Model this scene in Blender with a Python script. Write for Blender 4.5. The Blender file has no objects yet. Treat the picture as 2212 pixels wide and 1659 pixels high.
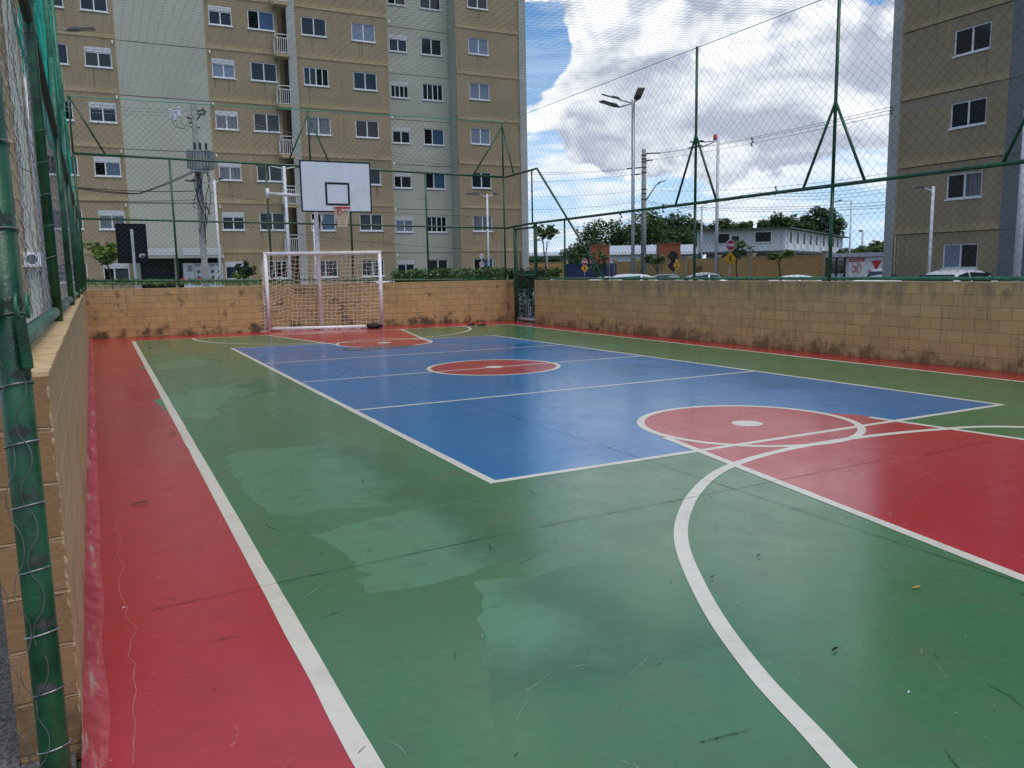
import bpy, math, random
from mathutils import Vector, Matrix, noise
S = bpy.context.scene
COL = S.collection
R = math.radians
random.seed(7)

# ------------------------------------------------------------------ camera model (survey of the place from the photo)
FPX, YAW, PIT, ROL = 1741.76, 0.4680, 0.13982, 0.01864
O = Vector((-0.6629, 0, 1.6))
CX, CY = 1106.0, 829.5
_f = Vector((math.sin(YAW)*math.cos(PIT), math.cos(YAW)*math.cos(PIT), -math.sin(PIT)))
_r = Vector((math.cos(YAW), -math.sin(YAW), 0))
_d = _f.cross(_r)
_rr = _r*math.cos(ROL) + _d*math.sin(ROL)
_dd = -_r*math.sin(ROL) + _d*math.cos(ROL)
def ray(u, v): return _f + _rr*((u-CX)/FPX) + _dd*((v-CY)/FPX)
def PL(u, v, ax, val):
    d = ray(u, v); return O + d*((val-O[ax])/d[ax])
def G(u, v, z=0.0): return PL(u, v, 2, z)
def PX(u, v, x): return PL(u, v, 0, x)
def PY(u, v, y): return PL(u, v, 1, y)
def DP(u, v, d): return O + ray(u, v)*d
def gz(u, d, z):
    p = DP(u, 600, d); return Vector((p.x, p.y, z))

cam = bpy.data.cameras.new('camera'); co = bpy.data.objects.new('camera', cam); COL.objects.link(co)
cam.sensor_fit = 'HORIZONTAL'; cam.sensor_width = 36; cam.lens = FPX/2212*36
cam.clip_start = 0.05; cam.clip_end = 3000
m = Matrix((( _rr.x, -_dd.x, -_f.x), (_rr.y, -_dd.y, -_f.y), (_rr.z, -_dd.z, -_f.z))).to_4x4()
m.translation = O; co.matrix_world = m
S.camera = co

# ------------------------------------------------------------------ materials
def srgb(r, g, b):
    f = lambda c: (c/255/12.92 if c/255 <= .04045 else ((c/255+.055)/1.055)**2.4)
    return (f(r), f(g), f(b))
class NT:
    def __init__(s, tree): s.t = tree; s.n = tree.nodes; s.l = tree.links
    def new(s, typ, **kw):
        n = s.n.new(typ)
        for k, v in kw.items(): setattr(n, k, v)
        return n
    def put(s, inp, v):
        if hasattr(v, 'is_linked') or isinstance(v, bpy.types.NodeSocket): s.l.new(v, inp)
        else:
            if isinstance(v, (tuple, list, Vector)) and len(v) == 3 and inp.type == 'RGBA': v = (*v, 1)
            inp.default_value = v
    def math(s, op, a, b=0.0, c=None, clamp=False):
        n = s.new('ShaderNodeMath', operation=op, use_clamp=clamp); s.put(n.inputs[0], a); s.put(n.inputs[1], b)
        if c is not None: s.put(n.inputs[2], c)
        return n.outputs[0]
    def mix(s, f, a, b, typ='MIX'):
        n = s.new('ShaderNodeMix', data_type='RGBA', blend_type=typ); s.put(n.inputs[0], f); s.put(n.inputs[6], a); s.put(n.inputs[7], b)
        return n.outputs[2]
    def noise(s, vec, scale, detail=4, rough=.55, dist=0):
        n = s.new('ShaderNodeTexNoise'); s.put(n.inputs['Vector'], vec); n.inputs['Scale'].default_value = scale
        n.inputs['Detail'].default_value = detail; n.inputs['Roughness'].default_value = rough; n.inputs['Distortion'].default_value = dist
        return n.outputs['Fac']
    def ramp(s, f, a, b, lo=0.0, hi=1.0, smooth=True):
        n = s.new('ShaderNodeMapRange', interpolation_type='SMOOTHSTEP' if smooth else 'LINEAR')
        s.put(n.inputs['Value'], f)
        for k, v in (('From Min', a), ('From Max', b), ('To Min', lo), ('To Max', hi)): s.put(n.inputs[k], v)
        return n.outputs['Result']
    def map(s, vec, scale=(1, 1, 1), rot=(0, 0, 0), loc=(0, 0, 0)):
        n = s.new('ShaderNodeMapping'); s.put(n.inputs['Vector'], vec)
        n.inputs['Scale'].default_value = scale; n.inputs['Rotation'].default_value = rot; n.inputs['Location'].default_value = loc
        return n.outputs['Vector']
def mat0(name):
    m = bpy.data.materials.new(name); m.use_nodes = True
    t = NT(m.node_tree); b = m.node_tree.nodes['Principled BSDF']
    co = t.new('ShaderNodeTexCoord').outputs['Object']
    return m, t, b, co
def plain(name, col, rough=.5, spec=.5, metal=0, var=.15, scale=6, bump=0, bscale=60, alpha=None):
    m, t, b, co = mat0(name)
    n = t.noise(co, scale, 5)
    k = t.ramp(n, .3, .7, 1-var, 1+var)
    v = t.new('ShaderNodeVectorMath', operation='SCALE'); v.inputs[0].default_value = col; t.put(v.inputs['Scale'], k)
    t.put(b.inputs['Base Color'], v.outputs[0])
    t.put(b.inputs['Roughness'], t.ramp(n, .3, .7, max(.02, rough-.06), min(1, rough+.06)))
    b.inputs['Specular IOR Level'].default_value = spec; b.inputs['Metallic'].default_value = metal
    if bump:
        bn = t.new('ShaderNodeBump'); bn.inputs['Strength'].default_value = bump; bn.inputs['Distance'].default_value = .01
        t.put(bn.inputs['Height'], t.noise(co, bscale, 4)); t.put(b.inputs['Normal'], bn.outputs[0])
    return m

def court_paint(name, col, light, rough=.27, seed=0.0, dirt=(.10, .09, .06), dirtk=.22):
    m, t, b, co = mat0(name)
    co = t.map(co, loc=(seed, seed*1.7, 0))
    n1 = t.noise(co, .55, 6, .6); n2 = t.noise(co, 3.2, 6, .65)
    c = t.mix(t.ramp(n1, .38, .66, 0, .28), col, light)
    c = t.mix(t.ramp(n2, .45, .75, 0, dirtk), c, dirt)
    c = t.mix(t.ramp(t.noise(co, 30, 4, .7), .5, .8, 0, .10), c, light)
    fg = t.noise(t.map(co, (1, 1.6, 1), (0, 0, .4)), 14, 6, .72)
    c = t.mix(t.ramp(fg, .36, .50, .20, 0), c, (col[0]*.62, col[1]*.62, col[2]*.62)); c = t.mix(t.ramp(fg, .54, .68, 0, .20), c, (light[0]*1.25, light[1]*1.2, light[2]*1.2))
    sc = t.noise(t.map(co, (1.2, 22, 1), (0, 0, .5)), 2.2, 5, .6, .6)
    c = t.mix(t.ramp(sc, .66, .74, 0, .30), c, (light[0]+.07, light[1]+.07, light[2]+.07))
    sd = t.noise(t.map(co, (16, 1.1, 1), (0, 0, .35), (5, 3, 0)), 1.6, 5, .6, .8)
    c = t.mix(t.ramp(sd, .70, .76, 0, .22), c, (.02, .025, .02))
    sp = t.noise(co, 55, 1, .4)
    c = t.mix(t.ramp(sp, .79, .81, 0, .75), c, (.5, .48, .42))
    c = t.mix(t.ramp(t.noise(t.map(co, loc=(9, 4, 0)), 42, 1, .4), .80, .815, 0, .8), c, (.02, .02, .015))
    t.put(b.inputs['Base Color'], c)
    t.put(b.inputs['Roughness'], t.ramp(t.math('ADD', n1, t.math('MULTIPLY', n2, .6)), .55, 1.05, rough-.05, rough+.10))
    b.inputs['Specular IOR Level'].default_value = .62
    b.inputs['Coat Weight'].default_value = .16; b.inputs['Coat Roughness'].default_value = .16
    bn = t.new('ShaderNodeBump'); bn.inputs['Strength'].default_value = .05; bn.inputs['Distance'].default_value = .006
    t.put(bn.inputs['Height'], t.math('ADD', t.noise(t.map(co, (1, 1.7, 1), (0, 0, .4)), 38, 5, .65), t.math('MULTIPLY', t.noise(co, 5, 3), 1.4)))
    t.put(b.inputs['Normal'], bn.outputs[0])
    return m

def block_mat(name, c1, c2, joint, bw, bh, stain=.6, blot=.66, seed=0, msize=.006, low=.35, top=0.0):
    m, t, b, co = mat0(name)
    sx = t.new('ShaderNodeSeparateXYZ'); t.put(sx.inputs[0], co)
    cb = t.new('ShaderNodeCombineXYZ'); t.put(cb.inputs[0], t.math('ADD', sx.outputs[0], t.math('MULTIPLY', sx.outputs[1], 1.0))); t.put(cb.inputs[1], sx.outputs[2])
    wob = t.noise(co, 3.0, 3)
    cb2 = t.new('ShaderNodeVectorMath', operation='ADD'); t.put(cb2.inputs[0], cb.outputs[0])
    wv = t.new('ShaderNodeCombineXYZ'); t.put(wv.inputs[1], t.math('MULTIPLY', t.math('SUBTRACT', wob, .5), .03)); t.put(wv.inputs[0], t.math('MULTIPLY', t.math('SUBTRACT', wob, .5), .04)); t.put(cb2.inputs[1], wv.outputs[0])
    br = t.new('ShaderNodeTexBrick'); t.put(br.inputs['Vector'], cb2.outputs[0])
    br.inputs['Scale'].default_value = 1; br.inputs['Brick Width'].default_value = bw; br.inputs['Row Height'].default_value = bh
    br.inputs['Mortar Size'].default_value = msize; br.inputs['Mortar Smooth'].default_value = .3; br.inputs['Bias'].default_value = -.1
    t.put(br.inputs['Color1'], c1); t.put(br.inputs['Color2'], c2); t.put(br.inputs['Mortar'], joint)
    c = br.outputs['Color']
    n1 = t.noise(t.map(co, loc=(seed, seed, seed)), 1.3, 6, .65)
    c = t.mix(t.ramp(n1, .42, .72, 0, .35), c, (c1[0]*.62, c1[1]*.62, c1[2]*.58))
    c = t.mix(t.ramp(t.noise(co, 16, 4, .6), .35, .7, 0, .18), c, (c1[0]*1.25, c1[1]*1.2, c1[2]*1.1))
    st = t.noise(t.map(co, (9, 9, .8), loc=(seed, 0, 0)), 1.0, 4, .6)           # rain streaks
    c = t.mix(t.ramp(st, .55, .7, 0, .26), c, (.12, .085, .045))
    c = t.mix(t.ramp(t.noise(t.map(co, (11, 11, .7), loc=(seed+4, 0, 0)), 1.0, 3, .5), .62, .72, 0, .22), c, (c1[0]*1.4, c1[1]*1.35, c1[2]*1.2))
    # splash dirt with its own shape along the foot
    h = t.ramp(sx.outputs[2], 0.0, .55, 1, 0)
    dn = t.noise(t.map(co, loc=(seed*2, 1, 0)), 2.6, 7, .72)
    dm = t.ramp(t.math('ADD', dn, t.math('MULTIPLY', h, low)), .72, .92, 0, stain)
    c = t.mix(dm, c, (.045, .032, .02))
    bl = t.noise(t.map(co, loc=(3+seed, seed, 2)), 2.1, 4, .6)
    c = t.mix(t.ramp(bl, blot, blot+.12, 0, stain*.75), c, (.05, .038, .025))
    if top:
        tn = t.noise(t.map(co, (3.2, 3.2, .9), loc=(seed+2, 1, 5)), 1.0, 6, .7)
        c = t.mix(t.ramp(t.math('ADD', tn, t.ramp(sx.outputs[2], .55, 1.3, -.22, .10)), .46, .66, 0, top), c, (.23, .19, .12))
        pk = t.noise(t.map(co, loc=(seed+6, 3, 1)), 4.5, 7, .7)
        c = t.mix(t.ramp(pk, .60, .68, 0, .35), c, (c1[0]*1.35, c1[1]*1.35, c1[2]*1.35))
    t.put(b.inputs['Base Color'], c); b.inputs['Roughness'].default_value = .72; b.inputs['Specular IOR Level'].default_value = .3
    bn = t.new('ShaderNodeBump'); bn.inputs['Strength'].default_value = .7; bn.inputs['Distance'].default_value = .012
    hgt = t.math('ADD', t.math('MULTIPLY', t.math('SUBTRACT', 1, br.outputs['Fac']), 1.0), t.math('ADD', t.math('MULTIPLY', t.noise(co, 60, 5, .65), .45), t.math('MULTIPLY', t.noise(co, 11, 5, .6), .8)))
    t.put(bn.inputs['Height'], hgt); t.put(b.inputs['Normal'], bn.outputs[0])
    return m

def plaster(name, col, var=.10, streak=.22, streakcol=None, rough=.85):
    m, t, b, co = mat0(name)
    n1 = t.noise(co, .35, 5, .6); n2 = t.noise(co, 9, 5, .7)
    d = (col[0]*(1-var*2), col[1]*(1-var*2), col[2]*(1-var*2.2))
    c = t.mix(t.ramp(n1, .35, .68), col, d)
    c = t.mix(t.ramp(n2, .4, .7, 0, .25), c, (col[0]*1.18, col[1]*1.16, col[2]*1.12))
    # rain streaks that start afresh under every sill (story height 2.5)
    st = t.noise(t.map(co, (4.5, 4.5, .22)), 1.0, 5, .7)
    c = t.mix(t.ramp(st, .57, .70, 0, streak), c, streakcol or (col[0]*1.5, col[1]*1.4, col[2]*1.25))
    s2 = t.noise(t.map(co, (6, 6, .18), loc=(7, 7, 0)), 1.0, 4, .6)
    c = t.mix(t.ramp(s2, .58, .72, 0, streak), c, (col[0]*.55, col[1]*.55, col[2]*.55))
    t.put(b.inputs['Base Color'], c); b.inputs['Roughness'].default_value = rough; b.inputs['Specular IOR Level'].default_value = .2
    bn = t.new('ShaderNodeBump'); bn.inputs['Strength'].default_value = .5; bn.inputs['Distance'].default_value = .02
    t.put(bn.inputs['Height'], t.noise(co, 14, 6, .75)); t.put(b.inputs['Normal'], bn.outputs[0])
    return m

def leafmat(name, dark, light, scale=3, trans=.25):
    m, t, b, co = mat0(name)
    n = t.noise(co, scale, 3, .6)
    rn = t.new('ShaderNodeNewGeometry').outputs['Random Per Island']
    c = t.mix(t.ramp(t.math('ADD', t.math('MULTIPLY', n, .7), t.math('MULTIPLY', rn, .45)), .3, .85), dark, light)
    t.put(b.inputs['Base Color'], c); b.inputs['Roughness'].default_value = .45; b.inputs['Specular IOR Level'].default_value = .4
    tr = t.new('ShaderNodeBsdfTranslucent'); t.put(tr.inputs['Color'], c)
    mx = t.new('ShaderNodeMixShader'); mx.inputs[0].default_value = trans
    out = m.node_tree.nodes['Material Output']
    t.l.new(b.outputs[0], mx.inputs[1]); t.l.new(tr.outputs[0], mx.inputs[2]); t.l.new(mx.outputs[0], out.inputs['Surface'])
    return m

GREEN = (.048, .162, .058); GREENL = (.075, .215, .125)
BLUE = (.001, .148, .365); BLUEL = (.014, .15, .38)
RED = (.40, .020, .025); REDL = (.44, .042, .048)
M = {}
M['green'] = court_paint('green court paint', GREEN, (.072, .195, .09), .22, 0, dirtk=.35)
M['greenworn'] = court_paint('worn green paint', (.076, .215, .105), (.095, .24, .13), .26, 3, dirtk=.25)
_t = NT(M['greenworn'].node_tree); _co = _t.new('ShaderNodeTexCoord').outputs['Object']; _s = _t.new('ShaderNodeSeparateXYZ'); _t.put(_s.inputs[0], _co)
_kf = _t.ramp(_t.math('ADD', _s.outputs[0], _t.math('MULTIPLY', _t.math('SUBTRACT', _t.noise(_co, 1.6, 5, .6), .5), 1.3)), .85, 1.75)   # the film thins out towards the middle of the court
_kf = _t.math('MAXIMUM', _kf, _t.ramp(_t.math('ADD', _s.outputs[1], _t.math('MULTIPLY', _t.math('SUBTRACT', _t.noise(_co, 2.4, 5, .6), .5), .9)), 2.35, 3.0, 1, 0))
_kf = _t.math('MAXIMUM', _kf, _t.ramp(_t.noise(_co, 5.5, 6, .65), .55, .75, 0, .3))
_mx = _t.new('ShaderNodeMixShader'); _tr = _t.new('ShaderNodeBsdfTransparent'); _t.put(_mx.inputs[0], _kf)
_t.l.new(M['greenworn'].node_tree.nodes['Principled BSDF'].outputs[0], _mx.inputs[1]); _t.l.new(_tr.outputs[0], _mx.inputs[2]); _t.l.new(_mx.outputs[0], M['greenworn'].node_tree.nodes['Material Output'].inputs['Surface'])
M['blue'] = court_paint('blue court paint', BLUE, BLUEL, .20, 11, (.02, .07, .15))
M['red'] = court_paint('red court paint', RED, REDL, .22, 23, (.16, .02, .02))
M['line'] = court_paint('white line paint', (.64, .60, .50), (.72, .69, .60), .34, 31, (.33, .30, .24), .35)
M['joint'] = plain('saw joint', (.012, .014, .012), .9, .1)
def mk_pink():
    m, t, b, co = mat0('faded red mortar')
    n = t.noise(t.map(co, (9, 1.6, 9)), 1.6, 6, .65)
    c = t.mix(t.ramp(t.noise(co, 9, 5), .35, .7), (.44, .085, .095), (.33, .04, .045))
    c = t.mix(t.ramp(n, .54, .66, 0, .85), c, (.42, .32, .22))
    c = t.mix(t.ramp(t.noise(t.map(co, (7, 2.5, 7), loc=(4, 4, 0)), 1.8, 6, .7), .60, .72, 0, .6), c, (.06, .03, .03))
    t.put(b.inputs['Base Color'], c); b.inputs['Roughness'].default_value = .75; b.inputs['Specular IOR Level'].default_value = .25
    bn = t.new('ShaderNodeBump'); bn.inputs['Strength'].default_value = .6; bn.inputs['Distance'].default_value = .01; t.put(bn.inputs['Height'], t.noise(co, 45, 5, .7)); t.put(b.inputs['Normal'], bn.outputs[0])
    return m
M['pink'] = mk_pink()
M['bare'] = plain('bare mortar', (.40, .31, .21), .9, .1, 0, .35, 30, .8, 80)
M['wall'] = block_mat('ochre painted blocks', (.57, .375, .165), (.46, .295, .125), (.23, .152, .072), .36, .1857, .65, .62, seed=1.3, top=.7, msize=.0042)
M['wallfar'] = block_mat('ochre stained blocks', (.48, .305, .135), (.42, .26, .11), (.20, .125, .055), .36, .1857, .85, .57, seed=5.1, low=.34, top=.35, msize=.005)
M['wallin'] = block_mat('ochre scraped blocks', (.52, .35, .175), (.46, .305, .15), (.66, .50, .30), .36, .1857, .35, seed=7.7, msize=.008, top=.3)
M['wallend'] = block_mat('raw brown block end with painted shade', (.30, .175, .08), (.25, .14, .062), (.34, .23, .12), .40, .1857, .5, seed=4.4, msize=.010)  # raw block brown, darkened further to hold the shade on the wall end
M['cap'] = plain('ochre mortar cap', (.55, .385, .20), .8, .2, 0, .2, 12, .6, 50)
M['streetwall'] = block_mat('street wall blocks', (.50, .30, .10), (.46, .27, .09), (.20, .11, .04), .36, .18, .2, seed=9, low=.05)
M['gpipe'] = plain('green gloss pipe paint', (.009, .068, .026), .33, .5, 0, .5, 9, .15, 120)
M['gpipew'] = plain('weathered green pipe paint', (.03, .16, .085), .38, .5, 0, .5, 14, .2, 120)
M['bare_steel'] = plain('scraped pipe steel', (.075, .085, .075), .5, .5, .5, .4, 40)
M['wire'] = plain('galvanised wire', (.27, .27, .28), .45, .5, .6, .4, 20)
M['wiredark'] = plain('dull wire', (.13, .14, .13), .55, .4, .3, .3, 20)
M['gwire'] = plain('green coated wire', (.05, .09, .07), .6, .3, 0, .3, 20)
M['netcord'] = plain('grey green net cord', (.04, .075, .065), .8, .2)
M['roofcord'] = plain('sea green net cord', (.03, .115, .085), .8, .2)
M['teal'] = plain('teal net cord', (.015, .30, .21), .7, .2, 0, .3, 8)
M['whitepaint'] = plain('white enamel', (.72, .70, .71), .35, .5, 0, .12, 9)
M['goalpaint'] = plain('chalky white pipe paint', (.78, .74, .73), .4, .5, 0, .14, 12)
M['board'] = plain('white backboard laminate', (.60, .64, .70), .35, .5, 0, .05, 3)
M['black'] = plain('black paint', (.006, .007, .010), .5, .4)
M['rim'] = plain('orange red enamel', (.50, .05, .03), .4, .5)
M['cord'] = plain('cream net cord', (.72, .62, .50), .8, .2, 0, .2, 20)
M['tan'] = plaster('tan textured render', (.305, .242, .155), .08, .6, (.44, .34, .21))
M['band'] = plaster('ochre band render', (.40, .31, .185), .08, .5)
M['greyr'] = plaster('pale grey green render', (.40, .405, .345), .05, .12)
M['greyp'] = plaster('grey pilaster render', (.38, .385, .365), .10, .3)
M['dgrey'] = plaster('slate grey render', (.17, .175, .185), .06, .1)
M['jointd'] = plain('dark joint', (.06, .055, .045), .9, .1)
M['alu'] = plain('white aluminium frame', (.66, .68, .70), .4, .5, 0, .06)
M['shut'] = plain('white roller shutter', (.60, .61, .62), .5, .4, 0, .06)
M['conc'] = plain('concrete', (.30, .30, .29), .85, .2, 0, .2, 7, .4, 40)
M['galv'] = plain('galvanised pole', (.40, .41, .43), .45, .5, .3, .12, 5)
M['whitepole'] = plain('white painted pole', (.62, .63, .66), .45, .4, 0, .1, 4)
M['lamp'] = plain('grey lamp housing', (.10, .105, .11), .45, .5, .3)
M['led'] = plain('lamp lens', (.34, .32, .27), .3, .5)
M['asphalt'] = plain('asphalt', (.055, .055, .057), .9, .2, 0, .2, 2, .5, 60)
M['ground'] = plain('dry grass ground', (.10, .12, .05), .95, .1, 0, .3, .3)
M['gravel'] = plain('grey gravel', (.12, .115, .11), .95, .1, 0, .5, 60, .8, 90)
M['bark'] = plain('bark', (.10, .075, .05), .9, .1, 0, .3, 12, .6, 40)
M['leafdark'] = leafmat('dark tree leaves', (.020, .050, .015), (.12, .19, .055), .25)
M['leafmid'] = leafmat('mid green leaves', (.03, .075, .012), (.13, .21, .045), 2)
M['leafbright'] = leafmat('bright young leaves', (.045, .11, .014), (.20, .30, .05), 3)
M['hedge'] = leafmat('hedge leaves', (.006, .020, .006), (.03, .07, .018), 3, .15)
M['flower'] = plain('red petals', (.5, .03, .03), .6)
M['brickred'] = block_mat('red brick', (.30, .085, .045), (.26, .07, .04), (.20, .08, .05), .22, .08, .3, seed=2, low=0, msize=.004)
M['offwhite'] = plaster('white panel wall', (.55, .58, .62), .04, .08)
M['white2'] = plaster('bright white panel wall', (.74, .75, .76), .03, .06)
M['roofgrey'] = plain('dark roof sheet', (.06, .06, .065), .6, .4)
M['roofpale'] = plain('pale roof sheet', (.42, .45, .50), .5, .4)
M['container'] = plain('navy container paint', (.012, .028, .10), .45, .5, 0, .2, 1)
M['carwhite'] = plain('white car paint', (.66, .68, .70), .2, .6, 0, .02)
M['carsilver'] = plain('silver car paint', (.40, .42, .44), .25, .6, .4, .03)
M['cardark'] = plain('dark grey car paint', (.05, .055, .06), .2, .6, .2, .03)
M['carglass'] = plain('dark car glass', (.012, .015, .018), .06, .7, 0, .02)
M['tyre'] = plain('tyre rubber', (.015, .015, .015), .8, .2)
M['rimm'] = plain('alloy rim', (.4, .4, .42), .3, .5, .8)
M['headl'] = plain('lamp glass', (.5, .5, .5), .15, .6)
M['taill'] = plain('red tail lamp', (.4, .015, .012), .2, .6)
M['signred'] = plain('faded red sign', (.28, .03, .075), .45, .4, 0, .06)
M['signwhite'] = plain('white sign film', (.75, .74, .76), .4, .4, 0, .04)
M['signyel'] = plain('amber sign film', (.62, .34, .015), .45, .4, 0, .06)
M['signblk'] = plain('black sign print', (.012, .012, .014), .6, .3)
M['panelblk'] = plain('black sign panel', (.0035, .004, .008), .6, .15)
M['mktred'] = plain('red vinyl', (.55, .025, .02), .45, .4)
M['mktgold'] = plain('gold vinyl', (.45, .30, .06), .45, .4)
M['curtain'] = plain('pale curtain', (.45, .45, .46), .9, .1, 0, .2, 14)
M['xfmr'] = plain('grey transformer enamel', (.26, .29, .29), .4, .5, .1, .12)
M['porcelain'] = plain('dark porcelain', (.02, .02, .022), .3, .5)
M['leaforange'] = plain('orange dry leaf', (.62, .25, .03), .7)
M['twig'] = plain('dry twig', (.14, .08, .045), .9)
M['rubber'] = plain('black rubber', (.010, .010, .011), .7, .3)
M['yellowpl'] = plain('yellow plastic', (.62, .40, .05), .5)
def pane(name, col, rough, spec=.5, curtain=None):
    m, t, b, co = mat0(name)
    c = col
    if curtain:
        w = t.noise(t.map(co, (26, 1, .6)), 1.0, 2)
        c = t.mix(t.ramp(w, .35, .65), col, curtain)
    t.put(b.inputs['Base Color'], c); b.inputs['Roughness'].default_value = rough; b.inputs['Specular IOR Level'].default_value = spec
    if curtain:
        b.inputs['Coat Weight'].default_value = .6; b.inputs['Coat Roughness'].default_value = .05; b.inputs['Roughness'].default_value = .7
    return m
PANES = [pane('navy glass', (.008, .014, .024), .05, .4), pane('smoky glass', (.018, .020, .024), .06, .4),
         pane('painted blue reflection glass', (.035, .075, .14), .08), pane('painted pale reflection glass', (.16, .20, .27), .25),  # light-blue sky reflection put into the base colour of both panes
         pane('open sash dark room', (.004, .004, .005), .9, .05),
         pane('white curtained glass', (.26, .27, .29), .5, .5, (.55, .55, .57)), pane('grey curtained glass', (.05, .055, .07), .4, .5, (.16, .17, .20))]

# ------------------------------------------------------------------ mesh helpers
class MB:
    def __init__(s): s.v = []; s.f = []; s.m = []; s.mi = 0
    def add(s, vs, fs):
        o = len(s.v); s.v += [Vector(p) for p in vs]; s.f += [tuple(i+o for i in f) for f in fs]; s.m += [s.mi]*len(fs); return s
    def box(s, x0, y0, z0, x1, y1, z1):
        return s.add([(x, y, z) for x in (x0, x1) for y in (y0, y1) for z in (z0, z1)],
                     [(0, 1, 3, 2), (4, 6, 7, 5), (0, 4, 5, 1), (2, 3, 7, 6), (0, 2, 6, 4), (1, 5, 7, 3)])
    def obox(s, c, ax, hx, hy, hz):            # oriented box: centre, heading vector, half sizes
        a = Vector((ax[0], ax[1], 0)).normalized(); b = Vector((-a.y, a.x, 0)); c = Vector(c)
        vs = [c + a*i*hx + b*j*hy + Vector((0, 0, k*hz)) for i in (-1, 1) for j in (-1, 1) for k in (-1, 1)]
        return s.add(vs, [(0, 1, 3, 2), (4, 6, 7, 5), (0, 4, 5, 1), (2, 3, 7, 6), (0, 2, 6, 4), (1, 5, 7, 3)])
    def tube(s, pts, r, n=8, caps=True):
        pts = [Vector(p) for p in pts]; k = len(pts)
        rs = r if isinstance(r, (list, tuple)) else [r]*k
        up = None; vs = []; fs = []
        for i, p in enumerate(pts):
            t = (pts[min(i+1, k-1)] - pts[max(i-1, 0)])
            if t.length < 1e-9: t = Vector((0, 0, 1))
            t.normalize()
            if up is None:
                up = Vector((0, 0, 1)) if abs(t.z) < .9 else Vector((1, 0, 0))
            a = t.cross(up)
            if a.length < 1e-6: a = t.cross(Vector((1, 0, 0)))
            a.normalize(); up = a.cross(t)
            for j in range(n):
                an = 2*math.pi*j/n; vs.append(p + (a*math.cos(an) + up*math.sin(an))*rs[i])
        for i in range(k-1):
            for j in range(n):
                q = (j+1) % n; fs.append((i*n+j, i*n+q, (i+1)*n+q, (i+1)*n+j))
        if caps: fs += [tuple(range(n-1, -1, -1)), tuple((k-1)*n+j for j in range(n))]
        return s.add(vs, fs)
    def poly(s, pts): return s.add(pts, [tuple(range(len(pts)))])
    def prism(s, pts, vec):
        n = len(pts); vec = Vector(vec); vs = [Vector(p) for p in pts]; vs += [p+vec for p in vs]
        return s.add(vs, [tuple(range(n-1, -1, -1)), tuple(range(n, 2*n))] + [(i, (i+1) % n, n+(i+1) % n, n+i) for i in range(n)])
    def strip(s, a, b):                        # ribbon between two point rows
        n = len(a); return s.add(list(a)+list(b), [(i, i+1, n+i+1, n+i) for i in range(n-1)])
    def sphere(s, c, r, nu=10, nv=6, sc=(1, 1, 1)):
        c = Vector(c); vs = []; fs = []
        for i in range(nv+1):
            th = math.pi*i/nv
            for j in range(nu):
                ph = 2*math.pi*j/nu
                vs.append(c + Vector((math.sin(th)*math.cos(ph)*sc[0], math.sin(th)*math.sin(ph)*sc[1], math.cos(th)*sc[2]))*r)
        for i in range(nv):
            for j in range(nu): fs.append((i*nu+j, (i+1)*nu+j, (i+1)*nu+(j+1) % nu, i*nu+(j+1) % nu))
        return s.add(vs, fs)
    def build(s, name, mat, parent=None, smooth=False, loc=None, bevel=0):
        me = bpy.data.meshes.new(name); o = bpy.data.objects.new(name, me); COL.objects.link(o)
        off = Vector(loc) if loc is not None else (Vector(parent.location) if parent is not None and parent.parent is None else (Vector(parent['wloc']) if parent is not None else Vector((0, 0, 0))))
        me.from_pydata([tuple(p-off) for p in s.v], [], s.f)
        mats = mat if isinstance(mat, (list, tuple)) else [mat]
        for q in mats: me.materials.append(q)
        if len(mats) > 1: me.polygons.foreach_set('material_index', s.m)
        if smooth: me.polygons.foreach_set('use_smooth', [True]*len(me.polygons))
        me.update()
        if parent is not None: o.parent = parent
        elif loc is not None: o.location = off
        o['wloc'] = tuple(off)
        if bevel:
            b = o.modifiers.new('bevel', 'BEVEL'); b.width = bevel; b.segments = 2; b.limit_method = 'ANGLE'
        return o
def tag(o, label=None, cat=None, group=None, kind=None):
    if label: o['label'] = label
    if cat: o['category'] = cat
    if group: o['group'] = group
    if kind: o['kind'] = kind
    return o
def thing(name, label, cat, loc, group=None):
    o = bpy.data.objects.new(name, None); COL.objects.link(o); o.location = loc; o.empty_display_size = .2
    return tag(o, label, cat, group)
def dup(o, parent=None, loc=None, rz=None):
    c = o.copy(); COL.objects.link(c)
    if parent is not None: c.parent = parent
    if loc is not None: c.location = loc
    if rz is not None: c.rotation_euler = (0, 0, rz)
    for ch in o.children: dup(ch, c)
    return c
def struct(name, mb, mat, **k): return tag(mb.build(name, mat, **k), kind='structure')

# ------------------------------------------------------------------ ground and court
g = MB(); g.poly([(-700, -700, -.06), (700, -700, -.06), (700, 700, -.06), (-700, 700, -.06)]); struct('ground', g, M['ground'])
g = MB(); g.poly([(11.6, -30, -.03), (44, -30, -.03), (52, 80, -.03), (11.6, 80, -.03)]); struct('road', g, M['asphalt'])
g = MB(); g.poly([(-30, 24.6, -.026), (11.55, 24.6, -.026), (11.55, 44, -.026), (-30, 44, -.026)]); struct('pavement', g, M['conc'])
g = MB(); g.poly([(-8, -4, -.02), (-.80, -4, -.02), (-.86, 3.0, -.02), (-1.03, 3.0, -.02), (-1.25, 24.5, -.02), (-8, 24.5, -.02)]); struct('gravel_path', g, M['gravel'])

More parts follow.
